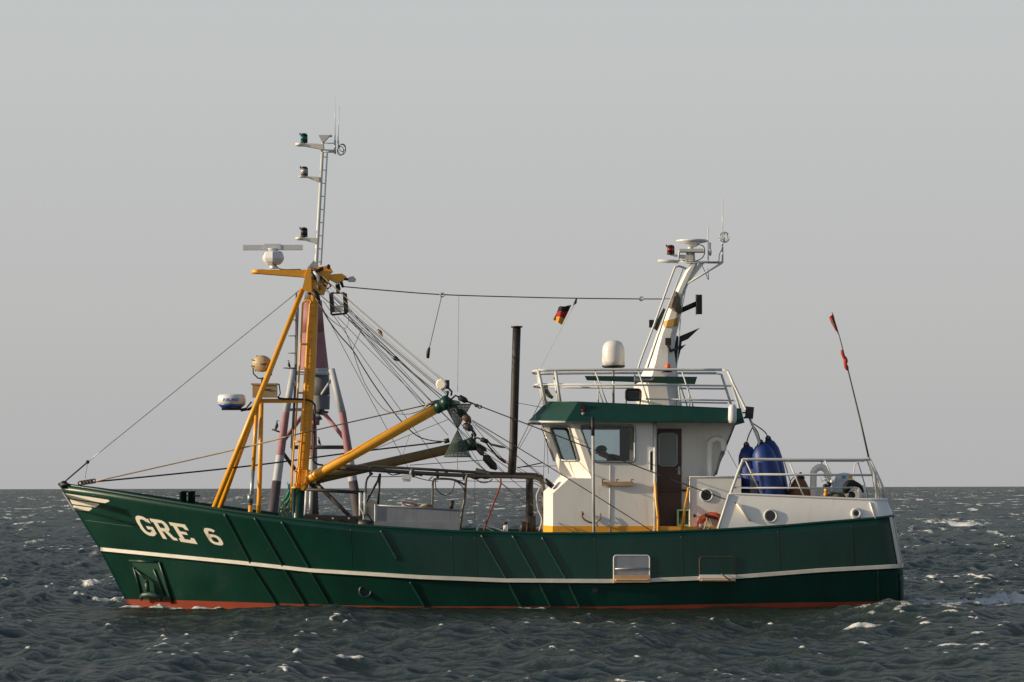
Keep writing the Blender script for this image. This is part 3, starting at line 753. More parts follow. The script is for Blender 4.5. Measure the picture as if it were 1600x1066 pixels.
# yellow grab rails and pole
tube('grab_rail', smooth_path([P(1024,755,-1.75), P(1025.5,785,-1.9), P(1028,810,-1.95), P(1028,838,-1.95)]), 0.026, YELL, boat)
tube('grab_rail', [P(1076,762,-1.9), P(1071,792,-1.95), P(1064,838,-2.0)], 0.028, YELL, boat)
pole = tube('boat_hook_pole', [P(926.5,681,-2.25), P(928,838,-2.25)], 0.030, paint('worn_pole', (0.45,0.43,0.40), 0.6, var=0.35, scale=6, rust=0.4, rustcol=(0.10,0.09,0.08), streak=True), boat)
tube('pole_tip', [P(926,652,-2.25), P(926.5,681,-2.25)], 0.034, SOOT, pole)

# ------------------------------------------------------------------ wheelhouse roof
RB = [(826,657.5,-1.0),(884,658,-1.9),(1163,659,-1.9)]
RT = [(854,628,-0.95),(903,628,-1.72),(1158,639,-1.78)]
rb = PP(RB); rt = PP(RT)
z = rb[0].z
lowr = rb+[mir(p) for p in reversed(rb)]; topr = rt+[mir(p) for p in reversed(rt)]
rf = MB(); n = len(lowr)
rf.add(lowr+topr, [(i,(i+1)%n,(i+1)%n+n,i+n) for i in range(n)]+[tuple(range(n)), tuple(range(n,2*n))])
roof = rf.build('wheelhouse_roof', GREEN2, boat)
tube('front_eave', [rb[1]+Vector((0,-0.003,-0.02)), rb[0]+Vector((-0.003,0,-0.02)), mir(rb[0])+Vector((-0.003,0,-0.02)), mir(rb[1])+Vector((0,0.003,-0.02))], 0.026, RAILG, roof, 6)
tube('eave_trim', [p+Vector((0,0,-0.012)) for p in lowr], 0.012, GREEN2, roof, 6, closed=True)
tube('roof_edge', [p for p in topr], 0.010, GREEN2, roof, 6, closed=True)
sp = plane(rb[1], rb[2], rt[1])
nl = MB(); 
for k,(y0) in enumerate((635.5, 641.5, 647)): nl.lathe(onplane(911,y0,sp)+Vector((0,0.02,0)), [(0.03,0),(0.034,0.03),(0.02,0.05)], (0,-1,0.3), 10, m=(0 if k < 2 else 1))
nl.box(onplane(911,641,sp)+Vector((0,0.0,0)), (0.08,0.04,0.26), m=2)
nl.build('port_side_light', [REDL, CLRL, BLACK], roof)

# railing on the roof
rl = MB(); YQ = -1.1; r_ = 0.022
def railrun(y):
    rl.tube(smooth_path([P(841,579,y), P(900,578,y), P(1000,577.5,y), P(1128,578,y)],3), 0.027, 8)
    rl.tube([P(1128,578,y), P(1137,580,y), P(1153,630,y), P(1160,655,y)], 0.026, 8)
    rl.tube([P(843,600.5,y), P(1143,603,y)], 0.020, 8)
    rl.tube([P(1009,623.5,y), P(1147,626,y)], 0.017, 8)
    rl.tube([P(841,579,y), P(853,632,y)], 0.036, 8)
    rl.tube([P(868,580,y), P(876,633,y)], 0.032, 8)
    for a, b in (((929,578),(949,632)), ((997,579),(1016,636)), ((1065.5,580),(1084,638))): rl.tube([P(*a,y), P(*b,y)], 0.014, 6)
    rl.tube([P(1060,603,y), P(1064,637,y)], 0.014, 6)
railrun(YQ); 
n0 = len(rl.v); rl.both()
for a, b in ((841,579),(843,600.5)):
    p = P(a,b,YQ); rl.tube([p, p+Vector((-0.10,0.5,0)), mir(p)+Vector((-0.10,-0.5,0)), mir(p)], 0.024, 8)
rl.build('roof_railing', RAILG, boat)
tube('handrail_pipe', [P(1137,580,-1.15), P(1146,600,-1.2), P(1168,645,-1.5), P(1186,690,-1.6), P(1186,700,-1.6)], 0.026, RAILG, boat)
# name board above
bp = PP([(913.5,587.5),(1089.6,588.8),(1085.8,600.5),(1022,598.5),(917,594.5)], -0.75)
MB().panel(bp, [], (0,0.03,0)).build('canopy_board', GREEN2, boat)
tube('board_leg', [P(935,594,-0.7), P(935,632,-0.7)], 0.012, RAILG, boat, 6); tube('board_leg', [P(1075,598,-0.7), P(1078,637,-0.7)], 0.012, RAILG, boat, 6)

def oct_col(stations, m=None, n=8, rot=PI/8):
    m = m or MB(); rws = []
    for (xl, yl, xr, yr, dep) in stations:
        a = P(xl, yl, 0); b = P(xr, yr, 0); c = (a+b)/2; hw = (b-a).length/2; u = (b-a).normalized()
        rws.append([c+u*hw*math.cos(2*PI*k/n+rot)/math.cos(PI/8)+Vector((0,1,0))*dep*math.sin(2*PI*k/n+rot) for k in range(n)])
    m.grid(rws, closed=True, smooth=False)
    m.add(rws[0], [tuple(range(n))]); m.add(rws[-1], [tuple(range(n))]); return m
# ------------------------------------------------------------------ after mast / funnel
am = MB()
oct_col([(996,642,1066,642,0.42),(990,603,1061,603,0.40),(1000,590,1059,590,0.38),(1006,578,1057,580,0.36),(1018,546,1053,548,0.28),(1026,522,1056,524,0.24),(1036,500,1062,501,0.20),(1052,462,1067,464,0.15),(1070,425,1083,427,0.12),(1082,408,1092,408,0.10)], am)
amast = am.build('aft_mast', WHITE, boat)
# painted band as a snug sleeve
bdm = MB(); oct_col([(1032.0,513,1058.9,510,0.245),(1035,503,1061.7,496,0.225)], bdm)
bdm.build('painted_band', paint('band_yellow', (0.50,0.28,0.05), 0.5, var=0.15), amast)
# sooty cover (brown lagging)
lag = MB(); lag.tube([P(1056,456,-0.10), P(1056,466,-0.18), P(1054,478,-0.2), P(1064,488,-0.16)], [0.02,0.10,0.13,0.05], 10)
lag.build('canvas_cover', paint('brown_canvas', (0.20,0.15,0.105), 0.9, var=0.3, scale=9, bump=0.01), amast)
ex = MB(); ex.tube([P(1060,487,0), P(1090,474,0)], 0.055, 10); ex.build('exhaust_pipe', BLACK, amast)
ex = MB(); ex.box(P(1092,476,0), (0.125,0.20,0.40)); ex.box(P(1088,476,0), (0.02,0.22,0.41), m=1); ex.build('silencer_box', [BLACK, OLIVE], amast)
dsh = MB(); q = PP([(1056,528),(1094,512),(1075,530),(1061,536)], 0.1); dsh.panel(q, [], (0,0.03,0))
q = PP([(1054,536),(1072,538),(1064,552),(1071,538),(1072,541)], 0.1)
dsh.panel(PP([(1057,524),(1066,530),(1063,550),(1056,576),(1052,552)],0.05), [], (0,0.03,0))
dsh.panel(PP([(1058,543),(1072,538),(1060,551)],0.0), [], (0,0.03,0))
dsh.build('radar_reflector', BLACK, amast)
lm = MB(); lm.box(P(1044,534,-0.42), (0.12,0.12,0.15)); lm.tube([P(1044,541,-0.42), P(1048,549,-0.38), P(1060,543,-0.2)], 0.03, 8); lm.lathe(P(1043,541,-0.42), [(0.05,0),(0.055,0.03)], seg=10, m=1); lm.build('deck_lamp', [SOOT, CLRL], amast)
lp = MB(); lp.panel(PP([(1037,481),(1040,484),(1027,517),(1020,512)],0.2), [], (0,0.12,0)); lp.box(P(1018,506,0.15), (0.10,0.12,0.16)); lp.build('speaker_horn', BLACK, amast)
# ladder rails
MB().tube(smooth_path([P(997,577,-0.45), P(1003,558,-0.45), P(1022,508,-0.42), P(1052,425,-0.38), P(1057,417,-0.38), P(1063,416.5,-0.35), P(1072,420,-0.3)],4), 0.022, 8).tube([P(1012,575,-0.4), P(1040,490,-0.35), P(1067,420,-0.2)], 0.018, 8).build('ladder_rail', RAILG, amast)
tube('edge_pipe', [P(1057,640,-0.3), P(1057,580,-0.25), P(1064,490,-0.15), P(1073,444,-0.1)], 0.010, RAILG, amast)
# platforms and aerials at the top
tp = MB()
tp.tube([P(1028,408,-0.1), P(1060,409,-0.1)], 0.035, 8); tp.tube([P(1058,409,-0.1), P(1129,410.5,-0.1)], 0.024, 8)
tp.tube([P(1060,410,-0.1), P(1061,393,-0.1), P(1068,391,-0.1)], 0.018, 8)
tp.panel(PP([(1061,389),(1098,388.5),(1101,393.5),(1062,393)],-0.25), [], (0,0.4,0))
tp.panel(PP([(1042,397),(1083,399),(1083,406),(1066,404)],-0.10), [], (0,0.12,0))
tp.lathe(P(1079,412,0), [(0.10,0),(0.09,0.25),(0.06,0.30),(0.05,0.42)], seg=12)
tp.panel(PP([(1093,411),(1101,411),(1074,445),(1063,445)],-0.08), [], (0,0.14,0))
tp.tube([P(1128,411,-0.1), P(1074,443,-0.1)], 0.022, 8)
tp.tube([P(1129,411,-0.1), P(1129,386,-0.1)], 0.018, 8)
tp.build('aerial_platform', RAILG, amast)
gp = MB(); gp.lathe(P(1081,387,0), [(0.04,0),(0.12,0.03),(0.15,0.08),(0.33,0.12),(0.33,0.15),(0.30,0.165),(0.0,0.17)], seg=28); gp.build('satellite_aerial', PLAST, amast)
tube('aerial_cable', smooth_path([P(1090,382,-0.05), P(1099,385,-0.12), P(1101,395,-0.12), P(1096,404,-0.12), P(1082,409,-0.12), P(1066,407,-0.12)]), 0.010, WIRE, amast, 6)
def nav_light(px, pb, hgt, wd, y, lens, parent, name='navigation_light'):
    b = P(px, pb, y); R = wd*M1/2; Hh = hgt*M1
    m = MB(); m.lathe(b, [(R*0.95,0),(R*0.95,Hh*0.2)], seg=14, m=0); m.lathe(b+Vector((0,0,Hh*0.2)), [(R*0.85,0),(R*0.9,Hh*0.3),(R*0.85,Hh*0.58)], seg=14, m=1)
    m.lathe(b+Vector((0,0,Hh*0.78)), [(R*0.98,0),(R*1.0,Hh*0.16),(R*0.6,Hh*0.22),(0,Hh*0.22)], seg=14, m=0)
    m.tube([b+Vector((-R,0,Hh*0.8)), b+Vector((-R*1.15,0,Hh*1.05))], 0.012, 6, m=0)
    m.tube([b+Vector((R*0.95,0.02,0)), b+Vector((R*0.95,0.02,Hh*0.85))], 0.014, 6, m=0)
    return m.build(name, [BLACK, lens], parent)
nav_light(1047.5, 398, 15, 11.5, -0.05, REDL, amast)
for x, yb, yt, r in ((1106.5,412,354,0.010),(1109.5,400,379,0.020),(1129,386,311,0.010)):
    an_ = MB().tube([P(x,yb,-0.1), P(x,yt,-0.1)], r, 8); an_.tube([P(x,yb-2,-0.1), P(x,yb-10,-0.1)], r*1.6, 8); an_.build('whip_aerial', PLAST, amast)
def cage(cx_, cy, R, y, parent, mat=WIRE):
    m = MB(); c = P(cx_, cy, y)
    for k in range(5):
        ax = Vector((math.cos(k*PI/5), math.sin(k*PI/5), 0.35*math.sin(k*2.1))).normalized(); a, b = frame_from(ax)
        m.tube([c+(a*math.cos(t)+b*math.sin(t))*R for t in [2*PI*j/18 for j in range(18)]], 0.006, 5, closed=True)
    m.tube([c, P(cx_-3, cy+9, y)], 0.012, 6)
    return m.build('direction_finder_loop', mat, parent)
cage(1132, 371, 0.11, -0.1, amast, GALV)
tube('aerial_cable', smooth_path([P(1129,388,-0.15), P(1124,398,-0.15), P(1122,409,-0.15), P(1105,411,-0.15)]), 0.009, WIRE, amast, 6)
tube('aerial_cable', smooth_path([P(1096,413,0), P(1103,428,0), P(1107,437,0), P(1106,420,0)]), 0.007, WIRE, amast, 6)
rl2 = MB(); rl2.lathe(P(1043.5,580,-0.55), [(0.07,0),(0.07,0.03),(0.05,0.03)], seg=14, m=1); rl2.lathe(P(1043.5,578,-0.55), [(0.05,0),(0.058,0.06),(0.05,0.115),(0.02,0.13)], seg=14); rl2.box(P(1042,581,-0.5), (0.2,0.2,0.02), m=1)
rl2.build('rotating_beacon_light', [AMBR, BLACK], amast)
# satellite dome
dm = MB(); b = P(958.5,571.5,0.2); dm.lathe(b, [(0.235,0),(0.238,0.10),(0.236,0.30),(0.22,0.40),(0.18,0.475),(0.11,0.52),(0.0,0.535)], seg=32)
dome = dm.build('satellite_dome', DOME, boat)
MB().lathe(b+Vector((0,0,-0.045)), [(0.20,0),(0.24,0.02),(0.24,0.045)], seg=24).build('base_ring', BLACK, dome); tube('pole', [P(958.5,572,0.2), P(958.5,632,0.2)], 0.025, GALV, dome)
# search light and horns on the roof
sl2 = MB(); c = P(989,617,-1.25)
ro = rquad([(978,608.5),(1001,608.5),(1001,625.5),(978,625.5)], 5); sl2.panel([P(a,b,-1.33) for a,b in ro], [], (0,0.18,0)); sl2.tube([P(a,b,-1.34) for a,b in ro], 0.022, 6, closed=True); sl2.panel([P(989.5+(a-989.5)*0.8,617+(b-617)*0.75,-1.34) for a,b in ro], [], (0,0.02,0), m=1)
for dy in (-3,0,3): sl2.tube([P(981,617+dy,-1.35), P(998,617+dy,-1.35)], 0.006, 4)
sl2.tube([P(979,622,-1.25), P(978,632,-1.25), P(984,636,-1.3)], 0.014, 6); sl2.tube([P(1001,622,-1.25), P(1000,632,-1.25), P(994,636,-1.3)], 0.014, 6)
sl2.build('search_light', [BLACK, PGLASS], roof)
hn = MB(); hn.lathe(P(991,594.5,-1.0), [(0.10,0),(0.06,0.06),(0.035,0.13),(0.022,0.36),(0.03,0.38)], (1,0,0.03), 14); hn.tube([P(1018,594,-1.0), P(1021,590,-1.0)], 0.03, 8); hn.tube([P(1010,595,-1.0), P(1012,603,-1.0)], 0.014, 6); hn.build('fog_horn', GALV, boat)
hn = MB(); hn.lathe(P(846,606,-1.0), [(0.03,0),(0.09,0.05),(0.10,0.12)], (0.6,0,-0.25), 14); hn.tube([P(849,607,-1.0), P(858,618,-1.0), P(864,622,-1.0)], [0.08,0.05,0.03], 10, m=1); hn.build('loud_hailer', [GALV, OLIVE], roof)
fl2 = MB(); fl2.box(P(1171,645,-1.7), (0.16,0.14,0.24), Matrix.Rotation(0.1,3,'Y')); fl2.tube([P(1160,645,-1.7), P(1170,645,-1.7)], 0.018, 6); fl2.tube([P(1162,653,-1.7), P(1171,652,-1.7)], 0.022, 6); fl2.panel(PP([(1165,635),(1178.5,637),(1176,640),(1167,640)],-1.78), [], (0,0.16,0)); fl2.build('flood_light', BLACK, roof)
ep = MB()
ep.tube([P(1144.5,632,-1.98), P(1144.5,637,-1.98), P(1144.5,655,-1.98), P(1144.5,661,-1.98)], [0.05,0.085,0.09,0.07], 14); ep.build('emergency_beacon_case', PLAST, roof)

# ------------------------------------------------------------------ aft bulwark
ab = MB()
def ab_row(frac, off=-0.02):
    out = []
    R = ROWS[0]; n = 60
    for k in range(n+1):
        u = k/n
        pxb = 1121+u*(1399-RC*75-1121); pxt = 1139+u*(1388-RC*75-1139)
        tb = (pxb-R['x0'])/(R['x1']-RC*75-R['x0']); b = halfb(R, min(tb,1))+off
        pt = P(pxt, np.interp(pxt, [1139,1388],[772,782.5]), -(b-0.06)); pb = P(pxb, interp(SHEER, pxb), -b)
        out.append(pb.lerp(pt, frac))
    e = out[-1]; bl_ = -e.y
    zt_ = P(1388, 782.5, -bl_).z if frac > 0 else e.z+0.04
    ze = e.z + (0.0)
    for k in range(1, 9):
        ph = k/8*PI/2; out.append(Vector((e.x+RC*math.sin(ph), e.y+RC-RC*math.cos(ph), ze+ (0.04*(1-frac))*k/8)))
    q = out[-1]
    for k in range(1,5): out.append(Vector((q.x, q.y*(1-k/4), q.z)))
    return out
r0, r1 = ab_row(0), ab_row(1)
r1i = [Vector((p.x, p.y+0.05*(1 if p.y < -0.05 else 0), p.z)) for p in r1]
r0i = [Vector((p.x-0.02, min(p.y+0.07,0), p.z+0.05)) for p in r0]
ab.grid([r0, r1], smooth=True); ab.both(); k_ = MB(); k_.grid([r1, r1i, r0i], smooth=False); k_.both(); ab.add(k_.v, k_.f, 0)
aftb = ab.build('aft_bulwark', WHITE, boat)
cp = MB(); cp.tube([p+Vector((0,0.02,0.0)) for p in r1], 0.03, 8); cp.tube([r0[0], r1[0]], 0.022, 8); cp.both(); cp.build('cap_rail', WHITE, aftb)
ad_ = MB(); dl = [Vector((p.x, p.y+0.06, p.z-0.12)) for p in r1]; ad_.grid([dl, [Vector((p.x,0,p.z)) for p in dl]], smooth=False); ad_.both(); ad_.build('aft_deck', DECKM, boat)
abv = BVHTree.FromPolygons([v for v in ab.v], ab.f)
def onab(px, py):
    d = (P(px,py,0)-CAM).normalized(); h = abv.ray_cast(CAM, d); return (h[0], h[1] if h[1].y < 0 else -h[1]) if h[0] else (P(px,py,-2.2), Vector((0,-1,0)))
for x, y, r in ((1204,806.5,9.6),(1338,802.5,6.5)):
    c, n = onab(x, y); ph_ = porthole(x, y, r, aftb, c, n, wr=0.035 if r > 8 else 0.06)
tube('weld_seam', [onab(1359,785)[0]+Vector((0,-0.005,0)), onab(1368,811)[0]+Vector((0,-0.005,0))], 0.016, WHITE, aftb)
tube('stay_plate', [onab(1151,787)[0]+Vector((0,-0.03,0)), onab(1172,814)[0]+Vector((0,-0.02,0))], 0.022, CREAM, aftb)
# aft railing
ar = MB(); ya = -2.05
ar.tube(smooth_path([P(1141,772,-2.25), P(1158,726,-2.2), P(1162,720,-2.18), P(1169,718,-2.15), P(1260,718.5,-2.1), P(1348,718.5,-1.9), P(1358,716,-1.85)],4), 0.029, 8)
ar.tube([P(1154,741,-2.2), P(1270,742,-2.1), P(1366,742.5,-1.9)], 0.022, 8)
ar.tube([P(1147,762,-2.22), P(1260,763,-2.1), P(1330,762,-1.95)], 0.018, 8)
ar.tube([P(1355,718,-1.85), P(1366,742,-1.9), P(1371,783,-1.9)], [0.035,0.05,0.045], 8)
ar.tube([P(1359,718,-1.6), P(1374,752,-1.7), P(1386,783,-1.7)], [0.03,0.045,0.05], 8)
for a, b in (((1165,720),(1190,774)), ((1232,719),(1257,778)), ((1289,720),(1300,745))): ar.tube([P(*a,-2.12), P(*b,-2.15)], 0.014, 6)
ar.tube(smooth_path([P(1352,720,-1.8), P(1338,724,-1.8), P(1334,738,-1.8), P(1334,760,-1.8)],4), 0.012, 6)
ar.build('aft_railing', RAILG, boat)
far_r = MB(); far_r.tube([P(1165,720,1.9), P(1350,720,1.7)], 0.024, 8); far_r.tube([P(1165,742,1.9), P(1360,743,1.7)], 0.018, 8)
for x in (1170, 1225, 1283, 1340): far_r.tube([P(x,720,1.8), P(x+18,780,1.85)], 0.013, 6)
far_r.build('aft_railing', RAILG, boat)
tube('aft_gooseneck_vent', smooth_path([P(1271,790,-1.5), P(1271,745,-1.5), P(1273,735,-1.5), P(1282,730,-1.5), P(1291,735,-1.5), P(1293.5,746,-1.5), P(1294,752,-1.5)]), 0.068, WHITE, boat, 14)
bx = MB(); bx.box(P(1183.5,759,-1.3), (0.32,0.35,0.68)); bx.panel(PP([(1157.5,745),(1172,758),(1172,780),(1157.5,780)],-1.0), [], (0,0.1,0), m=1); bx.build('deck_locker', [GREYB, SOOT], boat)

# winch-like machinery in white at the stern
wc = MB()
wc.panel(PP([(1319,766),(1330,768),(1343,768),(1343,783),(1323,783)],-1.7), [], (0,0.3,0))
wc.tube([P(1341,784,-1.6), P(1341,760,-1.6)], [0.09,0.07], 12); wc.lathe(P(1330,774,-1.75), [(0.08,0),(0.08,0.05),(0.03,0.05)], (0,-1,0), 16, m=1)
wc.tube([P(1348,783,-1.4), P(1348,758,-1.4)], 0.06, 10)
wc.build('line_hauler', [WHITE, BLACK], boat)

# ------------------------------------------------------------------ foremast
fm = MB()
fm.tube([P(490.5,448,0), P(490.3,457,0), P(485,568,0), P(477.5,676,0), P(472.5,738,0), P(472,748,0)], [0.085,0.105,0.118,0.12,0.122,0.10], 24)
fmast = fm.build('foremast', YELL, boat)
MB().tube([P(468.5,764,0), P(466,870,0)], 0.15, 20).build('mast_base', GREEN2, fmast)
tk = MB()
tk.tube([P(473,733,0), P(470.5,767,0)], 0.145, 20); tk.lathe(P(473,737,0), [(0.17,0),(0.17,0.03)], seg=20); tk.lathe(P(471,758,0), [(0.17,0),(0.17,0.03)], seg=20)
tk.panel(PP([(476,733),(482,737),(482,752),(474,766),(470,766)],-0.22), [], (0,0.44,0))
for yy in (-0.22,-0.1): tk.tube([P(480,735,yy), P(476.5,759,yy)], 0.012, 6)
tk.build('gooseneck_collar', YELL, fmast)
# tripod legs and struts
for pts, y0, y1 in (([(473,452),(327,812)], -0.05, -0.95), ([(401,636),(337,812)], 0.15, 0.9)):
    tube('mast_leg', [P(*pts[0],y0), P(*pts[1],y1)], 0.055, YELL, fmast, 12)
tube('mast_leg', [P(470,460,0.05), P(401,636,0.15)], 0.04, YELL, fmast, 12)
st1 = MB(); st1.tube([P(402,627,-0.35), P(395.5,735,-0.5)], 0.042, 10); st1.tube([P(391.5,790,-0.55), P(390,820,-0.57)], 0.045, 10); st1.tube([P(395.5,735,-0.5), P(391.5,790,-0.55)], 0.040, 10, m=1)
st1.tube([P(391,772,-0.55), P(391,785,-0.55)], 0.06, 8, m=1)
st1.build('support_strut', [YELL, GALV], fmast)
st1 = MB(); st1.tube([P(408.5,625,0.3), P(406.5,725,0.4), P(405,778,0.45), P(403,820,0.45)], 0.048, 10); st1.tube([P(406,780,0.45), P(412,775,0.45)], 0.02, 6); st1.build('support_strut', OLIVE if False else YELL, fmast)
xb = MB(); xb.box(P(439,626.5,-0.1), (1.02,0.12,0.085)); xb.tube([P(388,640,-0.3), P(404,632,-0.2)], 0.03, 8, m=1); xb.tube([P(388,640,-0.3), P(376,642,-0.3)], 0.02, 8, m=1); xb.build('cross_beam', [YELL, SOOT], fmast)
bx = MB(); bx.box(P(414,611,-0.15), (0.50,0.30,0.27)); bx.box(P(414,600.5,-0.15), (0.56,0.34,0.03)); bx.tube([P(436,600,-0.2), P(438,615,-0.2), P(434,622,-0.2)], 0.012, 6, m=1); bx.box(P(418,609,-0.31), (0.13,0.02,0.02), m=1)
bx.build('lamp_box', [TAN, BLACK], fmast)
sr = MB(); c = P(410,568.5,-0.15)
sr.lathe(c+Vector((0.05,0.16,0)), [(0.10,0),(0.165,0.05),(0.175,0.16),(0.17,0.30),(0.155,0.32),(0.0,0.325)], (-0.35,-1,0), 24)
sr.tube([P(395,570,-0.15), P(396,584,-0.15), P(403,591,-0.15), P(410,592,-0.15)], 0.014, 6, m=1); sr.tube([P(425,570,-0.1), P(424,586,-0.1), P(412,592,-0.12)], 0.014, 6, m=1); sr.tube([P(410,590,-0.15), P(410,600,-0.15)], 0.03, 8, m=1)
sr.box(P(412,569,-0.34), (0.13,0.02,0.02), m=1)
for k in range(8):
    t = k*PI/4+0.3; sr.box(c+Vector((math.cos(t)*0.165-0.06,-0.10,math.sin(t)*0.165)), (0.02,0.04,0.02), m=1)
sr.build('search_light', [TAN, SOOT], fmast)
# radome with the maker's lettering
rd = MB(); b = P(362,638,-0.3)
rd.lathe(b, [(0.20,0),(0.255,0.05),(0.285,0.08)], seg=32, m=1); rd.lathe(b+Vector((0,0,0.08)), [(0.287,0),(0.292,0.09),(0.285,0.17),(0.25,0.205),(0.0,0.215)], seg=32, m=0)
rd.box(b+Vector((0,0,-0.02)), (0.40,0.25,0.04), m=2); rd.tube([P(375,640,-0.3), P(385,638,-0.3), P(393,628,-0.25)], 0.018, 6, m=2)
radome = rd.build('radar_dome', [PLAST, BLUEP, SOOT], fmast)
def text_on(name, body, size, center, mat, parent, bold=0.0, curveR=None):
    cu = bpy.data.curves.new(name, 'FONT'); cu.body = body; cu.size = size; cu.align_x = 'CENTER'; cu.align_y = 'CENTER'; cu.offset = bold; cu.resolution_u = 3
    t = bpy.data.objects.new(name+'_tmp', cu); col.objects.link(t)
    bpy.context.view_layer.update()
    me = t.to_mesh(); m = MB()
    vs = []
    for v in me.vertices:
        if curveR: a = v.co.x/curveR; vs.append(center+Vector((math.sin(a)*curveR, curveR-math.cos(a)*curveR, v.co.y)))
        else: vs.append(center+Vector((v.co.x, 0, v.co.y)))
    m.add(vs, [list(p.vertices) for p in me.polygons], 0); t.to_mesh_clear()
    bpy.data.objects.remove(t); return m.build(name, mat, parent, recalc=False)
text_on('maker_lettering', 'FURUNO', 0.088, b+Vector((0,-0.296,0.165)), BLUEP, radome, 0.002, 0.296)
# open array radar on its arm
arm = MB(); arm.panel(PP([(402,421.5),(482,421.5),(482,434),(470,432.5),(412,428),(402,427)],-0.16), [], (0,0.32,0)); arm.lathe(P(405,428,0), [(0.16,0),(0.16,0.085)], seg=16)
arm.build('radar_arm', YELL, fmast)
ra = MB(); b = P(427,420,0)
ra.lathe(b, [(0.10,0),(0.07,0.03),(0.07,0.08),(0.12,0.09)], seg=12, m=0)
ra.lathe(b+Vector((0,0,0.085)), [(0.14,0),(0.20,0.06),(0.225,0.12),(0.225,0.15),(0.19,0.26),(0.14,0.28),(0.07,0.29),(0.06,0.36)], seg=8, smooth=False)
radar = ra.build('open_array_radar', PLAST, fmast)
bar = MB(); bar.box(P(426.5,387,0), (1.24,0.13,0.105)); bar.box(P(426,386,0), (0.34,0.15,0.12)); bar.lathe(P(426,393,0), [(0.09,0),(0.12,0.03),(0.12,0.06)], seg=12); bar.build('scanner_bar', PLAST, radar)
bpy.data.objects[-1] if False else None
tube('radar_cable', smooth_path([P(425,410,-0.2), P(431,415,-0.2), P(440,421,-0.1), P(470,421,-0.1)]), 0.011, BLACK, fmast, 6)
# masthead
mh = MB()
mh.panel(PP([(480,420),(486,418),(487,458),(472,452)],-0.20), [], (0,0.06,0))
mh.panel(PP([(485,420),(515,424),(516,432),(505,461),(487,456)],-0.14), [], (0,0.28,0))
mh.panel(PP([(485,419),(514,415),(520,424),(515,428),(485,426)],-0.10), [], (0,0.2,0))
mh.panel(PP([(514,429),(534,427.5),(541,432),(536,438),(525,443),(513,436)],-0.12), [], (0,0.2,0))
mh.build('masthead_bracket', YELL, fmast)
for pts, rr_, mt in (([(490,424,-0.2),(495,430,-0.22),(499,440,-0.22)],[0.02,0.045,0.03],RAILG), ([(486,426,-0.2),(490,432,-0.22),(493,437,-0.22)],[0.02,0.05,0.02],SOOT), ([(485,420,-0.16),(497,423,-0.2),(505,419,-0.18)],0.035,SOOT),
                     ([(489,456,-0.18),(495,463,-0.2),(500,470,-0.2)],[0.05,0.045,0.02],SOOT), ([(511,419,-0.12),(515,414,-0.12)],[0.05,0.03],SOOT), ([(533,441,-0.1),(536,449,-0.05)],[0.035,0.025],SOOT), ([(529,443,-0.1),(531,452,-0.12),(527,458,-0.2)],0.02,SOOT),
                     ([(484,455,-0.1),(482,460,-0.1)],0.03,SOOT), ([(513,441,-0.17),(517,447,-0.17),(511,452,-0.17)],0.018,SOOT), ([(501,432,-0.2),(506,440,-0.22),(508,447,-0.2)],[0.02,0.04,0.02],SOOT), ([(496,446,-0.2),(500,453,-0.22)],[0.035,0.02],GALVD)):
    tube('halyard_block', [P(*q) for q in pts], rr_, mt, fmast, 8)
gh = MB(); gh.tube([P(538,436,-0.1), P(546,437,-0.1)], 0.03, 8); gh.panel(PP([(545,433),(552,431.5),(556,436),(554,440),(544,440)],-0.2), [], (0,0.2,0), m=1); gh.build('aft_lamp', [BLACK, GALV], fmast)
# ladder on the mast
ld = MB()
def mast_x(y): return np.interp(y, [457,568,676,748], [490.5,485,477.5,472])
ypts = [476,520,568,620,676,735]
outer = [P(mast_x(y)-16.5, y, -0.12) for y in ypts]+[P(455,800,-0.12)]
innerp = [P(mast_x(y)-5.5, y, -0.16) for y in ypts]+[P(464,760,-0.16)]
hoop = smooth_path([outer[0], P(mast_x(470)-15,472,-0.12), P(mast_x(470)-10,469.5,-0.13), P(mast_x(470)-4,471,-0.15), innerp[0]], 4)
ld.tube(list(reversed(outer))+hoop[1:-1]+innerp, 0.020, 8)
y = 490
for y in (538, 614, 690, 762): ld.tube([P(mast_x(y)-16.5,y,-0.12), P(mast_x(y)-5,y,-0.16)], 0.022, 8)
y = 480
while y < 740: ld.tube([P(mast_x(y)-5.5,y,-0.16), P(mast_x(y)+1,y+1,-0.13)], 0.010, 6); y += 12.5
ld.build('mast_ladder', YELL, fmast)
tube('conduit', [P(466,470,0.0), P(462,600,-0.05), P(457,700,-0.1), P(454,808,-0.1)], 0.018, GALVD, fmast)
tube('conduit', smooth_path([P(434,620,-0.2), P(440,623,-0.2), P(470,624,-0.16), P(484,626,-0.16), P(491,632,-0.16), P(492,640,-0.15), P(490,700,-0.15), P(489,718,-0.15), P(495,725,-0.15), P(505,727,-0.15)],4), 0.020, BLACK, fmast)
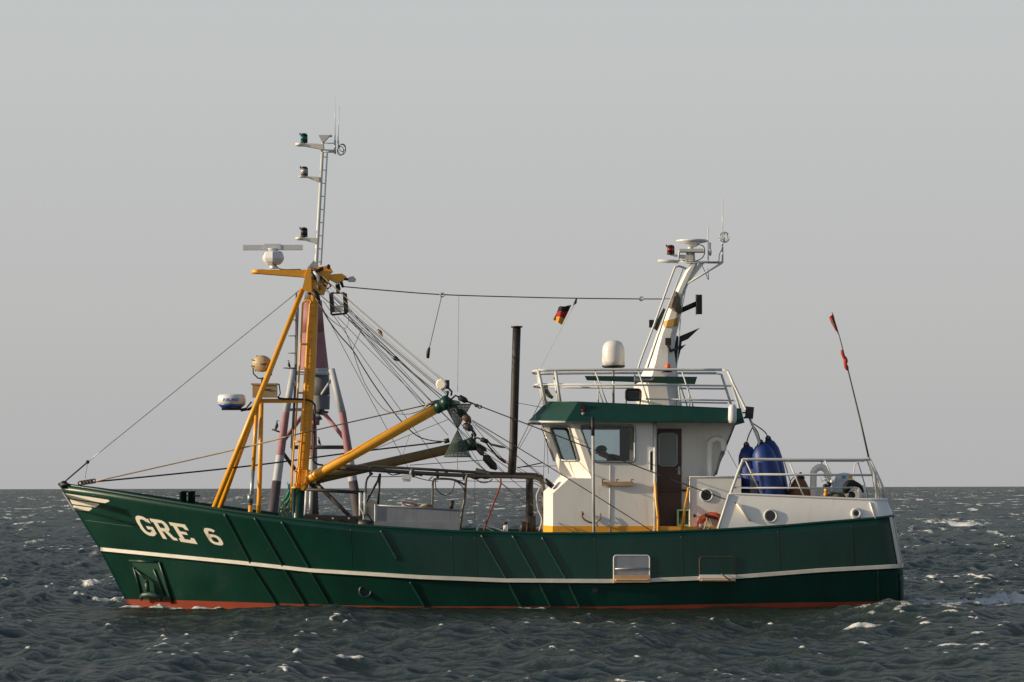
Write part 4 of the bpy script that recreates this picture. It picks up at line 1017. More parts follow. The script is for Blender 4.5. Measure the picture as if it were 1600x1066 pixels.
# topmast with lamp brackets
tm = MB()
tm.tube([P(494.5,430,0), P(494,414,0), P(504.3,228,0)], [0.055,0.040,0.032], 12); tm.tube([P(501.5,414,0), P(502.3,405,0), P(511.5,236,0)], 0.016, 8)
y = 245
while y < 410: tm.tube([P(495+ (414-y)*0.0578,y,0), P(502.3+(405-y)*0.0545,y+1,0)], 0.011, 6); y += 20.5
tm.panel(PP([(480,419),(492,405),(496,404),(497,419)],-0.02), [], (0,0.04,0))
topm = tm.build('topmast', RAILG, fmast)
for (x0,yt,yb,x1,yb2) in ((464,223.5,228,505,234),(468.5,275,277,499,285),(464,370.5,375,496,381)):
    q = MB(); q.panel(PP([(x0,yt),(x1,yt+1.5),(x1,yb2),(x0+12,yb+0.5),(x0,yb)],-0.07), [], (0,0.14,0)); q.lathe(P(x0+5,yb-0.4,0), [(0.10,0),(0.10,(yb-yt-0.8)/75)], seg=14)
    q.build('lamp_bracket', CREAM, topm)
nav_light(474.5, 223.5, 15, 10.5, 0, GRNL, topm); nav_light(475, 275, 14.5, 10.5, 0, CLRL, topm); nav_light(474.5, 370.5, 15, 10.5, 0, BLACK, topm)
q = MB(); q.panel(PP([(497.5,211),(516,211),(506,222),(503,222)],-0.09), [], (0,0.18,0)); q.lathe(P(517,212.5,0), [(0.03,-0.02),(0.03,0.02)], (0,1,0), 8); q.tube([P(504,222,0), P(505,232,0)], 0.025, 8)
q.build('reflector_cup', RAILG, topm)
q = MB(); q.tube([P(505,236,0), P(524,236.5,0)], 0.034, 8); q.tube([P(505,224,0), P(524,224,0)], 0.012, 6); q.tube([P(523.5,241,0), P(523.5,219,0)], 0.022, 8); q.tube([P(528.5,232,0), P(529,220,0)], 0.014, 6); q.build('aerial_bracket', RAILG, topm)
for a, b in (((523.5,222),(523,150)), ((528,224),(530,165))): tube('whip_aerial', [P(*a,0), P(*b,0)], [0.011,0.005], PLAST, topm)
q = MB()
for (cx_,cy,rx,ry,ph) in ((534,234,6,8,0),(532,236,5,7,1),(535,231,5,6,2)):
    q.tube([P(cx_+rx*math.cos(t), cy+ry*math.sin(t), 0.05*math.sin(t+ph)) for t in [2*PI*j/16 for j in range(16)]], 0.008, 6, closed=True)
q.build('cable_coil', GALVD, topm)
# flood light below masthead
fl3 = MB(); R3 = Matrix.Rotation(-0.1,3,'Y')
for dx in (-11.5, 10): fl3.panel(PP([(529.5+dx-4,459),(529.5+dx+2,458),(529.5+dx+5,487),(529.5+dx-2,489)],-0.3), [], (0,0.16,0))
fl3.tube(PP([(516,489),(519,492),(540,490),(544,486)],-0.22), 0.022, 8); fl3.box(P(528,458,-0.2), (0.28,0.1,0.03)); fl3.tube([P(528,457,-0.15), P(526,445,-0.1)], 0.03, 8)
fl3.panel(PP([(521,478),(535,477),(535,487),(523,488)],-0.28), [], (0,0.12,0), m=1)
fl3.build('flood_light', [BLACK, CREAM], fmast)

# ------------------------------------------------------------------ booms
def boom(a, b, r, mat, name='boom'):
    m = MB().tube([a, a.lerp(b,0.03), b], [r*0.8, r, r], 20); m.tube([a.lerp(b,0.045), a.lerp(b,0.05)], r*1.08, 20)
    return m.build(name, mat, boat)
nb_a, nb_b = P(481,750,-0.25), P(690,633.5,-1.4)
boomn = boom(nb_a, nb_b, 0.105, YELL)
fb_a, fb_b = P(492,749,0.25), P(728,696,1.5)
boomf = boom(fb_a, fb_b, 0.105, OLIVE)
def head(c, bm, dir_, par):
    m = MB(); d = dir_.normalized(); m.tube([c-d*0.14, c+d*0.05], 0.125, 16); m.tube([c+d*0.02, c+d*0.16, c+d*0.22], [0.13,0.15,0.08], 14)
    m.panel([c+d*0.18+Vector((0,-0.03,0.05)), c+d*0.45+Vector((0,-0.03,-0.12)), c+d*0.5+Vector((0,-0.03,-0.24)), c+d*0.2+Vector((0,-0.03,-0.15))], [], (0,0.06,0))
    m.tube([c+d*0.12+Vector((0,0,0.1)), c+d*0.16+Vector((0,0,0.22))], 0.03, 8)
    return m.build('boom_head', GREEN2, par)
dn = nb_b-nb_a; df = fb_b-fb_a
head(nb_b, None, dn, boomn); head(fb_b, None, df, boomf)
def block(pa, pb, y, r, mat, par, name='pulley_block'):
    a, b = P(*pa, y), P(*pb, y); m = MB(); m.tube([a, a.lerp(b,0.15), a.lerp(b,0.75), b], [r*0.35, r, r, r*0.3], 8)
    return m.build(name, mat, par)
block((715,640),(736,660), -1.35, 0.075, SOOT, boomn); block((722,650),(736,657), -1.40, 0.07, paint('rusty_brown', (0.16,0.09,0.05)), boomn)
block((724,663),(739,672), -1.3, 0.075, GALVD, boomn); block((738,672),(744,682), -1.3, 0.03, SOOT, boomn)
block((745,700),(756,712), 1.45, 0.05, GALVD, boomf); block((756,712),(776,734), 1.45, 0.085, SOOT, boomf)
m = MB(); m.lathe(P(692,601,-1.28), [(0.11,0),(0.12,0.03),(0.12,0.13),(0.09,0.15)], (-0.25,-1,0), 8, m=0, smooth=False); m.box(P(699.5,601,-1.35), (0.07,0.15,0.18), m=1); m.tube([P(700,606,-1.35), P(706,612,-1.35), P(705,618,-1.38)], 0.022, 6, m=1); m.build('lantern', [CREAM, BLACK], boomn)
block((672,631.5),(690,627), -1.4, 0.05, SOOT, boomn); block((664,633.5),(673,631), -1.4, 0.03, WIREL, boomn)
block((716,620),(731,628), -1.4, 0.06, SOOT, boomn)
for c in ((745,634),(750,636)): 
    tube('shackle', [P(c[0]+3*math.cos(t), c[1]+2*math.sin(t), -1.42) for t in [2*PI*j/10 for j in range(10)]], 0.012, SOOT, boomn, 6, closed=True)
block((750,686),(764,691), 1.5, 0.05, SOOT, boomf); block((765,694),(790,700), 1.5, 0.025, GALVD, boomf)
block((763,697),(780,718), 1.5, 0.015, WIRE, boomf, 'lashing'); block((780,716),(792,724), 1.5, 0.03, ROPER, boomf, 'lashing')

for pts, yy, par in (([(705,624),(712,618),(717,621)],-1.4,boomn), ([(706,628),(712,636),(716,641)],-1.38,boomn), ([(730,627.5),(741,631.5),(746,634)],-1.41,boomn), ([(735,659),(733,666),(724,664)],-1.33,boomn), ([(737,671),(742,682),(742,690)],-1.3,boomn),
                     ([(738,688),(746,684),(752,687)],1.5,boomf), ([(762,690),(767,694)],1.5,boomf), ([(757,688),(764,698),(781,717)],1.5,boomf), ([(738,694),(745,701)],1.48,boomf), ([(755,711),(758,714)],1.45,boomf), ([(697,625),(688,627)],-1.4,boomn)):
    tube('shackle_link', [P(a,b,yy) for a,b in pts], 0.02, SOOT, par, 6)
# ------------------------------------------------------------------ rigging wires
def wire(a, b, sg=0.0, r=0.008, mat=WIRE, name='rigging_wire'): return tube(name, sag(a, b, sg), r, mat, boat, 5)
def wl(pts, r=0.008, mat=WIRE, name='rigging_wire', n=5): return tube(name, smooth_path([P(*p) for p in pts], n), r, mat, boat, 5)
wire(P(469,453,0), P(137,722,-0.1), 0.0, 0.009, GALV, 'forestay'); wire(P(137,722,-0.1), P(102,752,-0.05), 0, 0.017, BLACK, 'forestay_strop'); wire(P(137,722,-0.1), P(133,748,-0.2), 0, 0.005)
MB().lathe(P(137,722,-0.1), [(0.02,-0.03),(0.04,0),(0.02,0.03)], (0,1,0), 10).build('shackle', BLACK, boat)
wl([(150,752,-0.4),(300,718,-0.5),(400,695,-0.7),(450,682,-0.9)], 0.016, WIREL, 'mooring_rope'); wl([(450,682,-0.9),(560,657,-1.1),(664,633.5,-1.4)], 0.013, GALVD)
wl([(147,753,-0.4),(250,743,0),(400,727,0.5),(560,706,1.0),(690,691,1.4)], 0.017, BLACK, 'guy_rope'); MB().tube([P(694,690,1.4), P(702,688,1.4)], 0.05, 8).build('shackle', SOOT, boat)
wl([(536,448,0),(610,454.5,0),(691,460.5,-0.03),(800,464,-0.05),(900,466.2,-0.07),(1004,467.3,-0.09),(1040,467.3,-0.1)], 0.012, WIRE, 'triatic_stay'); wire(P(1003,467,-0.1), P(1050,467,-0.2), 0, 0.010, GALV)
for x, y in ((691,461),(1002,467)): tube('shackle', [P(x+3*math.cos(t), y+3*math.sin(t), -0.05) for t in [2*PI*j/12 for j in range(12)]], 0.012, GALV, boat, 6, closed=True)
# falls from masthead to boom heads
mhp = (500,440)
falls = [((497,426,-0.2),(695,595,-1.35),0.0055,WIREL),((503,432,-0.2),(690,594,-1.35),0.0055,GALVD),((500,436,-0.2),(687,602,-1.35),0.0055,WIREL),((496,440,-0.2),(700,615,-1.4),0.007,WIRE),((500,446,-0.2),(700,618,-1.4),0.007,WIRE),
         ((490,452,-0.15),(694,622,-1.4),0.010,WIRE),((530,470,-0.2),(692,626,-1.4),0.006,WIRE),((520,470,-0.2),(725,655,-1.0),0.007,WIRE),((536,485,-0.2),(745,700,-1.0),0.006,WIRE),
         ((545,495,0),(672,640,0.6),0.006,WIRE),((552,505,0),(700,680,0.6),0.006,WIRE),((505,450,0.2),(742,672,1.5),0.006,WIRE),((527,495,0.1),(664,632,0.8),0.006,WIRE),((545,500,0.1),(790,740,1.0),0.006,WIRE)]
for a, b, r, mt in falls: wire(P(*a), P(*b), 0.02, r, mt)
MB().tube([P(614,558,-0.9), P(618,560,-0.9), P(624,564,-0.9)], [0.02,0.05,0.02], 8).build('rope_clamp', BLACK, boat)
MB().tube([P(590,515,-0.7), P(594,519,-0.7), P(598,526,-0.7)], [0.02,0.04,0.01], 8).build('rope_clamp', OLIVE, boat)
wl([(493,462,0.1),(510,495,0.1),(530,523,0.1),(551,547,0.1),(566,572,0.2),(585,602,0.3),(605,630,0.5),(626,657,0.8),(650,680,1.0),(672,688,1.2),(694,690,1.4)], 0.012, BLACK, 'power_cable')
wl([(493,466,-0.1),(510,492,-0.1),(524,505,-0.1),(538,513,-0.1),(543,508,-0.15),(545,495,-0.2)], 0.008, WIREL, 'power_cable')
wl([(551,547,-0.1),(560,575,-0.2),(573,605,-0.4),(595,635,-0.7),(612,645,-0.9),(640,647,-1.2),(660,640,-1.35),(668,634,-1.4)], 0.009, GALVD, 'power_cable')
wire(P(538,513,-0.1), P(551,547,0), 0, 0.006); wire(P(566,512,0), P(551,547,0), 0, 0.006)
# from boom heads aft
wl([(731,627.5,-1.4),(850,673,-1.7),(1025,740,-2.0),(1150,786.5,-2.3)], 0.012, WIRE, 'boom_preventer')
wl([(738,657,-1.4),(820,706,-1.7),(920,768,-2.0),(1025,834,-2.3)], 0.010, WIRE, 'boom_preventer')
wl([(738,659,-1.3),(790,697,-1.2),(830,732,-1.2),(860,755,-1.3)], 0.007); wl([(742,664,-1.3),(796,704,-0.5),(850,745,-0.5)], 0.006)
wl([(751,703,1.5),(800,735,1.4),(850,764,1.3)], 0.007); wl([(690,628,-1.3),(715,655,-1.0),(760,715,-0.6),(850,790,-0.6),(905,832,-1.8)], 0.006)
wl([(752,695,1.4),(790,722,1.3),(850,760,1.0)], 0.006); wl([(718,700,0.5),(770,745,0),(880,822,-1.7),(905,832,-1.8)], 0.007)
wire(P(560,712,0.8), P(702,655,1.0), 0, 0.006); wire(P(640,727,0.6), P(756,719,1.3), 0, 0.008); wire(P(810,630,0.3), P(848,637,0.2), 0, 0.006, ROPER)
wire(P(690,463,-0.05), P(671,543,-0.05), 0, 0.008); MB().tube([P(671,543,-0.05), P(669,550,-0.05), P(668.5,560,-0.05)], [0.02,0.04,0.03], 8).build('line_weight', BLACK, boat)
wire(P(717,462,-0.05), P(715,612,-1.3), 0, 0.005, GALV, 'signal_halyard')
wl([(843,578,-1.1),(868,530,-0.6),(901,470,-0.1)], 0.006, RAILG, 'flag_halyard')
wire(P(848,620,-1.2), P(806,705,0.2), 0, 0.007); wire(P(855,625,-1.2), P(812,700,0.2), 0, 0.006)
wire(P(852,680,-1.2), P(849,745,-1.3), 0, 0.006); wire(P(854,680,-1.2), P(857,740,-1.3), 0, 0.006)
wl([(808,731,0.2),(830,727,0.2),(848,723,0.2)], 0.012, BLACK); wire(P(812,730,0.3), P(870,728,0.3), 0, 0.006)
wire(P(1137,704,-1.3), P(1152,732,-1.6), 0, 0.006); wire(P(560,690,0.8), P(760,690,0.8), 0, 0.004) if False else None
wire(P(626,720,0.8), P(640,680,0.9), 0, 0.004)
for a, b, r in (((498,470,0.1),(640,735,0.6),0.006),((505,470,0),(700,742,0.5),0.006),((728,650,-1.2),(812,745,-0.5),0.006),((745,690,1.4),(848,752,0.4),0.006),((700,640,-1.3),(760,742,-0.4),0.005),((720,700,0.5),(838,800,-0.3),0.006),((536,470,-0.1),(686,640,0.4),0.005),((580,745,0.3),(700,738,0.4),0.009),((690,749,0.2),(845,752,0.2),0.006),((640,742,-0.4),(684,752,-0.6),0.010),((742,740,-0.4),(742,830,-0.9),0.006),((560,738,0.3),(474,745,0.1),0.012)):
    wire(P(*a), P(*b), 0.03, r)
wl([(600,735,-0.4),(612,742,-0.45),(622,741,-0.45),(636,739,-0.45),(660,744,-0.45)], 0.012, BLACK, 'hydraulic_hose'); wl([(745,742,-0.5),(757,748,-0.5),(772,746,-0.5),(790,747,-0.5),(806,744,-0.5)], 0.013, BLACK, 'hydraulic_hose')
wl([(843,762,-0.8),(838,775,-0.8),(840,795,-0.8),(846,812,-0.8),(842,830,-0.8)], 0.010, RAILG, 'hydraulic_hose')
for k in range(4): tube('rope_coil', [P(664+9*math.cos(t)+k, 795+2.2*math.sin(t)-k*1.5, -1.25+0.12*math.sin(t)) for t in [2*PI*j/16 for j in range(16)]], 0.014, WIREL if k % 2 else OLIVE, boat, 6, closed=True)

# ------------------------------------------------------------------ gallows, stack, deck gear amidships
ga = MB()
ga.tube(smooth_path([P(510,731,-0.1), P(560,733,-0.3), P(700,742,-0.5), P(820,745.5,-0.6), P(838,747,-0.6), P(846,753,-0.6), P(849,765,-0.6), P(850,835,-0.6)],5), 0.042, 12)
ga.tube(smooth_path([P(520,727,0.5), P(620,731,0.5), P(760,739,0.5), P(830,741,0.5), P(842,744,0.5), P(848,753,0.5), P(849,832,0.5)],5), 0.032, 10)
for x in (578, 645, 683, 724): ga.tube([P(x,730+(x-560)*0.06,0.5), P(x+1,740+(x-560)*0.05,-0.4)], 0.03, 8)
ga.build('gallows_frame', GALVD, boat)
sk = MB(); sk.tube([P(807.5,512,0.2), P(806,560,0.2), P(802,700,0.2), P(799.5,742,0.2)], 0.085, 20); sk.lathe(P(807.5,512,0.2), [(0.12,0),(0.12,0.03),(0.06,0.035)], seg=18); sk.build('exhaust_stack', SOOT, boat)
sk = MB(); sk.tube([P(827.5,746,-0.2), P(827.5,815,-0.2)], 0.078, 18); sk.tube([P(827.5,806,-0.2), P(827.5,845,-0.2)], 0.13, 14); sk.tube([P(816,834,-0.4), P(818,815,-0.4)], 0.07, 10); sk.build('exhaust_trunk', SOOT, boat)
pn = MB(); pn.panel(PP([(586,789.5),(719,797.5),(719,816),(586,815)],-1.6), [], (0,0.05,0)); pn.panel(PP([(585,815),(718,816),(716,850),(585,850)],-1.66), [], (0,0.8,0)); pn.tube([P(586,788,-1.62), P(586,830,-1.62)], 0.015, 6, m=1)
pn.tube([P(586,789.5,-1.6), P(719,797.5,-1.6)], 0.02, 6); pn.build('sorting_bin', [SHEET, RAILG], boat)
pn = MB(); pn.tube(smooth_path([P(628,785,-1.4), P(640,786,-1.4), P(652,790,-1.4), P(640,791,-1.4), P(630,788,-1.4)]), 0.015, 6); pn.tube([P(704,797,-1.4), P(707,782,-1.4)], 0.045, 8, m=1); pn.build('bin_fittings', [BROR, SOOT], boat)
fr = MB()
for x in (479, 486): fr.tube([P(x,767,-0.9 if x < 482 else -0.6), P(x-2,806,-0.9 if x < 482 else -0.6)], 0.032, 8, m=0)
for x in (563, 570): fr.tube([P(x,770,-0.9), P(x,806,-0.9)], 0.032, 8, m=0)
fr.tube([P(479,765,-0.8), P(569,770,-0.8)], 0.035, 8, m=1); fr.panel(PP([(475,804),(560,807),(560,820),(475,816)],-1.1), [], (0,0.5,0), m=1)
for x in (495,520,545): fr.lathe(P(x,810,-1.12), [(0.02,0),(0.02,0.02)], (0,-1,0), 8, m=0)
fr.tube([P(496,757,-0.2), P(548,808,-0.4)], 0.045, 8, m=2); fr.build('net_roller_frame', [RAILG, SOOT, GALVD], boat)
cw = MB(); cw.lathe(P(578,795,-0.7), [(0.17,-0.05),(0.17,0.05)], (0,1,0), 22); cw.tube(smooth_path([P(566,812,-1.0), P(572,803,-1.1), P(580,812,-1.1), P(584,822,-1.1)]), 0.02, 6, m=1); cw.tube([P(560,818,-1.1), P(588,822,-1.1)], 0.10, 10, m=1); cw.tube(smooth_path([P(562,792,-1.1), P(568,806,-1.1), P(566,820,-1.1)]), 0.014, 6, m=2)
cw.build('net_winch', [GREYB, BLACK, RAILG], boat)
lg = MB(); lg.tube(smooth_path([P(572,795,-0.6), P(571.5,762,-0.6), P(574,748,-0.6), P(582,740,-0.5)]), 0.022, 8); lg.tube([P(568,792,-0.9), P(590,752,-0.5), P(594,740,-0.5)], 0.024, 8); lg.tube([P(590.5,790,-0.5), P(594,740,-0.5)], 0.024, 8); lg.build('gallows_leg', BLACK, boat)
hf = MB(); hf.tube(smooth_path([P(675,830,-0.8), P(676,770,-0.8), P(677,752,-0.8), P(682,748.5,-0.8), P(705,749,-0.8), P(718,753,-0.8), P(726,758,-0.8)],4), 0.022, 8); hf.tube(smooth_path([P(731,742,-0.8), P(728,750,-0.8), P(726,780,-0.8), P(722,800,-0.8), P(718,835,-0.8)],4), 0.028, 8)
hf.build('hoist_frame', GALVD, boat)
for pts in ([(680,750,-0.9),(682,765,-0.9),(694,774,-0.9),(706,768,-0.9),(711,752,-0.9)], [(688,747,-0.85),(700,749,-0.85),(712,752,-0.85),(722,760,-0.85),(727,770,-0.85)], [(740,745,-0.7),(752,754,-0.7),(766,752,-0.7),(770,745,-0.7)], [(676,745,-0.9),(670,750,-0.9)], [(722,795,-0.9),(718,805,-0.9),(722,812,-0.9)]):
    wl(pts, 0.012, BLACK, 'hydraulic_hose')
lw = MB(); lw.box(P(635.5,745.5,-0.8), (0.20,0.16,0.10)); lw.box(P(635.5,751,-0.8), (0.15,0.12,0.05)); lw.tube([P(641,740,-0.7), P(643,733,-0.5)], 0.02, 6); lw.build('work_lamp', PLAST, boat)
wl([(782,747,-0.7),(781.5,760,-0.8),(770,790,-1.2),(756,829,-1.6)], 0.020, ROPER, 'red_hose')
mg = MB(); mg.tube(smooth_path([P(745,831,-1.5), P(747,823,-1.5), P(753,820,-1.5), P(765,823,-1.5), P(790,831,-1.5)]), 0.018, 6); mg.tube([P(757,824,-1.5), P(775,832,-1.5)], 0.014, 6); mg.tube([P(790,840,-1.3), P(790,820,-1.3)], [0.05,0.045], 10, m=1); mg.tube([P(790,820,-1.3), P(789,816,-1.3)], 0.05, 8, m=2); mg.build('deck_fittings', [RAILG, PLAST, SOOT], boat)
wg = MB(); wg.panel(PP([(742,738),(744,731),(766,737),(764,741)],0.3), [], (0,0.2,0)); wg.tube([P(732,744,-0.5), P(742,746,-0.5), P(760,744,-0.5)], [0.02,0.05,0.03], 8, m=1); wg.build('gallows_lamp', [GREYB, SOOT], boat)
ll = MB(); ll.tube([P(851,750,-1.5), P(864,761,-1.5)], 0.055, 10); ll.build('flood_light', BLACK, wheelhouse)
# low dark clutter behind the bulwark
ck = MB(); ck.box(P(520,835,0), (2.6,1.2,0.28)); ck.box(P(780,842,0.6), (1.4,0.8,0.2), m=1)
ck.build('hatch_coaming', [SOOT, BROR], boat)

# ================================================================== LOOSE THINGS ON AND AROUND THE BOAT
# day shape: two net cones point to point
dsn = thing('day_shape', 'pair of dark netting cones meeting point to point, hung under the green boom head', 'day shape', P(715,716,-1.3))
def cone(ap, by, bw, name):
    m = MB(); a = P(ap[0], ap[1], -1.3); b = P(ap[0], by, -1.3); R = bw*M1/2; n = 20
    m.lathe(a, [(0.004,0),(R,(b-a).length)], (b-a), n, m=1)
    m.f.pop(); m.m.pop(); m.s.pop()
    for k in range(n):
        t = 2*PI*k/n; m.tube([a, b+Vector((math.cos(t)*R, math.sin(t)*R, 0))], 0.0035, 4)
    for j in range(2, 9):
        u = j/8; m.tube([a.lerp(b,u)+Vector((math.cos(t)*R*u, math.sin(t)*R*u, 0)) for t in [2*PI*i/20 for i in range(20)]], 0.009 if j == 8 else 0.003, 5, closed=True)
    return m.build('net_cone', [NETD, NETM], dsn)
cone((715,671),632,42,'upper'); cone((715,671),714,42,'lower')
tube('shackle', [P(715,628,-1.3), P(715,634,-1.3)], 0.01, GALV, dsn, 6)
ln = MB().tube([P(715,716,-1.3), P(715,734,-1.25)], 0.005, 5)
ln.build('downhaul', WIRE, dsn)

# fenders
def fender(base, top, y, r, label, dark=False):
    a = P(*base, y); b = P(*top, y); ax = b-a; L = ax.length
    f = thing('boat_fender', label, 'fender', a, 'blue fenders tied at the after rail')
    m = MB(); m.lathe(a, [(r*0.35,0),(r*0.8,L*0.05),(r,L*0.15),(r,L*0.60),(r*0.95,L*0.74),(r*0.82,L*0.85),(r*0.52,L*0.94),(r*0.28,L*0.965)], ax, 24); m.build('body', BLUE, f)
    e = MB(); e.lathe(a+ax*0.93, [(r*0.42,0),(r*0.3,L*0.04),(r*0.2,L*0.07)], ax, 16); u = ax.normalized(); e.tube([a+ax*0.99+Vector((0.045*math.cos(t),0,0.045*math.sin(t))) for t in [2*PI*i/10 for i in range(10)]], 0.017, 6, closed=True); e.build('end_cap', RUBBR, f)
    return f
f1 = fender((1181,800),(1166,694),-1.25,0.225,'leftmost blue fender, mostly hidden behind the other two')
f2 = fender((1213,806),(1188,690),-1.55,0.265,'middle blue fender, nearest and largest of the three at the rail')
f3 = fender((1222,806),(1200,684),-1.2,0.225,'right hand blue fender leaning behind the nearest one')
for pts, par in (([(1166,694,-1.25),(1170,680,-1.25),(1176,668,-1.4)], f1), ([(1188,690,-1.55),(1184,676,-1.5),(1176,664,-1.45)], f2), ([(1200,684,-1.2),(1194,674,-1.3),(1174,660,-1.45)], f3)):
    tube('lanyard', smooth_path([P(*p) for p in pts]), 0.012, BLACK, par, 6)
# brown buoy
by = thing('mooring_buoy', 'rusty orange conical buoy standing on the after deck right of the blue fenders', 'buoy', P(1249,790,-1.4))
m = MB(); m.lathe(P(1249,790,-1.4), [(0.22,0),(0.24,0.12),(0.235,0.22),(0.20,0.36),(0.13,0.50),(0.07,0.58)], seg=20); m.build('body', BROR, by)
m = MB(); m.lathe(P(1251,748,-1.4), [(0.10,0),(0.06,0.06),(0.05,0.09)], seg=14); m.tube([P(1251,742,-1.4), P(1251,738,-1.4)], 0.025, 8); m.tube(smooth_path([P(1246,743,-1.4), P(1238,748,-1.45), P(1234,756,-1.45), P(1232,772,-1.45)]), 0.009, 5); m.build('eye', RUBBR, by)
# drum with dome
dr = thing('plastic_drum', 'white plastic drum with domed top and blue patch on the after deck', 'drum', P(1317,788,-1.1))
m = MB(); m.lathe(P(1315,788,-1.1), [(0.19,0),(0.19,0.22),(0.22,0.235),(0.22,0.28),(0.20,0.285),(0.20,0.48)], seg=24); m.build('body', PLAST, dr)
m = MB(); m.lathe(P(1319,753,-1.0), [(0.20,0),(0.20,0.06),(0.18,0.12),(0.12,0.17),(0,0.19)], seg=24); m.build('lid', DOME, dr)
m = MB(); m.panel(PP([(1315,741),(1322,741),(1322,748),(1315,748)],-1.335), [], (0,0.02,0)); m.panel(PP([(1325,744),(1332,744),(1331,748),(1326,748)],-1.32), [], (0,0.02,0), m=1); m.build('sticker', [paint('light_blue', (0.10,0.28,0.55),0.4), YELL], dr)
# black jacket draped
m = MB(); m.tube(smooth_path([P(1321,771,-1.85), P(1323,762,-1.88), P(1327,756,-1.88), P(1336,756,-1.85), P(1345,761,-1.8), P(1349,770,-1.8)],3), [0.03,0.06,0.085,0.09,0.085,0.08,0.075,0.07,0.075,0.06,0.05,0.045,0.035,0.03,0.025,0.02], 10)
tag(m.build('oilskin_jacket', CLOTH), 'black oilskin draped over the white hauler by the stern rail', 'jacket')
m = MB(); b_ = P(1304,790,-1.6)
ring = []
for (r, h) in ((0.26,0),(0.27,0.10),(0.22,0.19),(0.10,0.235),(0.001,0.24)):
    ring.append([b_+Vector((r*1.05*math.cos(t)*(1+0.08*math.sin(3*t+h*9)), r*0.8*math.sin(t), h+0.02*math.sin(4*t))) for t in [2*PI*k/20 for k in range(20)]])
m.grid(ring, closed=True); tag(m.build('canvas_bundle', NETO), 'olive canvas bundle lying below the white drum near the stern', 'bundle')
m = MB()
for (x,y,r,k) in ((1295,757,0.06,0),(1289,760,0.05,0),(1291,766,0.05,1),(1300,753,0.05,2),(1290,773,0.045,1)): m.lathe(P(x,y,-1.7)-Vector((0,0,r)), [(0.01,0),(r*0.8,r*0.4),(r,r),(r*0.8,r*1.6),(0.01,r*2)], seg=10, m=k)
m.tube(smooth_path([P(1281,746,-1.7), P(1285,752,-1.7), P(1291,748,-1.7), P(1297,757,-1.7), P(1289,765,-1.7), P(1292,776,-1.7)]), 0.012, 6, m=2)
tag(m.build('float_line', [RUBBR, YELL, PLAST]), 'small black and yellow floats on a line beside the gooseneck vent', 'floats')
# lifebuoy
lb = thing('lifebuoy', 'orange horseshoe lifebuoy with pale strap on the aft casing wall', 'lifebuoy', P(1106,830,-1.95))
m = MB(); pts = [P(1094,829,-1.9), P(1094,818,-1.9), P(1099,810,-1.9), P(1108,806,-1.9), P(1117,806,-1.9), P(1124,809,-1.9)]
m.tube(smooth_path(pts), 0.068, 12); m.build('ring', ORNG, lb)
m = MB(); m.tube([P(1092,821,-1.9), P(1097,822,-1.9)], 0.078, 10); m.build('reflective_band', PLAST, lb)
m = MB(); m.tube(smooth_path([P(1101,805,-1.97), P(1110,807,-1.98), P(1118,810,-1.98)]), 0.03, 6); m.build('dark_cover', CLOTH, lb)
m = MB(); m.tube(smooth_path([P(1105,809,-2.0), P(1103,820,-2.0), P(1099,829,-2.0)]), 0.013, 6); m.tube(smooth_path([P(1108,810,-2.0), P(1112,820,-2.0), P(1101,831,-2.0)]), 0.010, 6); m.build('strap', WIREL, lb)
# green crate with black mark
cr = thing('plastic_crate', 'mint green plastic crate standing at the foot of the brown door', 'crate', P(1067.5,822,-1.4))
m = MB(); c = P(1067.5,809,-1.4); m.box(c+Vector((-0.115,0,0)), (0.03,0.3,0.34)); m.box(c+Vector((0.115,0,0)), (0.03,0.3,0.34)); m.box(c+Vector((0,0,-0.155)), (0.2,0.3,0.03)); m.box(c+Vector((0,0,0.155)), (0.2,0.3,0.03)); m.box(c+Vector((0,0.1,0)), (0.2,0.02,0.28))
m.build('body', MINT, cr); m = MB(); m.box(c+Vector((0,-0.06,0.02)), (0.09,0.1,0.12)); m.box(c+Vector((-0.01,-0.06,0.10)), (0.14,0.06,0.03)); m.build('grip', BLACK, cr)
# net bundle at the mast foot
m = MB(); rnd = random.Random(5)
for k in range(26):
    x = rnd.uniform(444,454); top = rnd.uniform(752,785); xb_ = rnd.uniform(438,452)
    m.tube(smooth_path([P(452+rnd.uniform(-3,1),top,-0.35), P(x,top+14,-0.4+rnd.uniform(-.1,.1)), P(xb_-2,797,-0.4+rnd.uniform(-.1,.1)), P(xb_+5,rnd.uniform(806,816),-0.4)]), rnd.uniform(0.006,0.016), 5, m=(0 if k % 4 else 1))
tag(m.build('net_bundle', [paint('net_teal', (0.10,0.36,0.26), 0.9, var=0.3), WIREL]), 'pale green netting and rope hung at the foot of the yellow mast', 'netting')

# flags
def flag_grid(A, B, C_, D_, mats, name, stripes, amp, label, cat, nu=14, nv=12):
    # A hoist top, B hoist bottom, C fly bottom, D fly top
    rws = []
    for i in range(nv+1):
        v = i/nv; r = []
        for j in range(nu+1):
            u = j/nu; p = A.lerp(D_,u).lerp(B.lerp(C_,u), v); r.append(p+Vector((0, amp*math.sin(u*7+v*2)*u**0.5, amp*0.25*math.sin(u*9+v*5)*u)))
        rws.append(r)
    m = MB()
    for i in range(nv): m.grid([rws[i], rws[i+1]], m=min(int(i/nv*stripes), stripes-1))
    m.v = [v for v in m.v]
    back = [v+Vector((0,0.004,0)) for v in m.v]; n = len(m.v); fs = [list(reversed([k+n for k in f])) for f in m.f]; ms = list(m.m)
    m.v += back; m.f += fs; m.m += ms; m.s += [True]*len(fs)
    return tag(m.build(name, mats, recalc=False), label, cat)
flag_grid(P(893,476.5,-0.2), P(878,508,-0.2), P(864.5,500,-0.2), P(873,480,-0.2), [FBLK,FRED,FGLD], 'national_flag', 3, 0.06, 'black, red and gold flag flying from the halyard above the wheelhouse', 'flag')
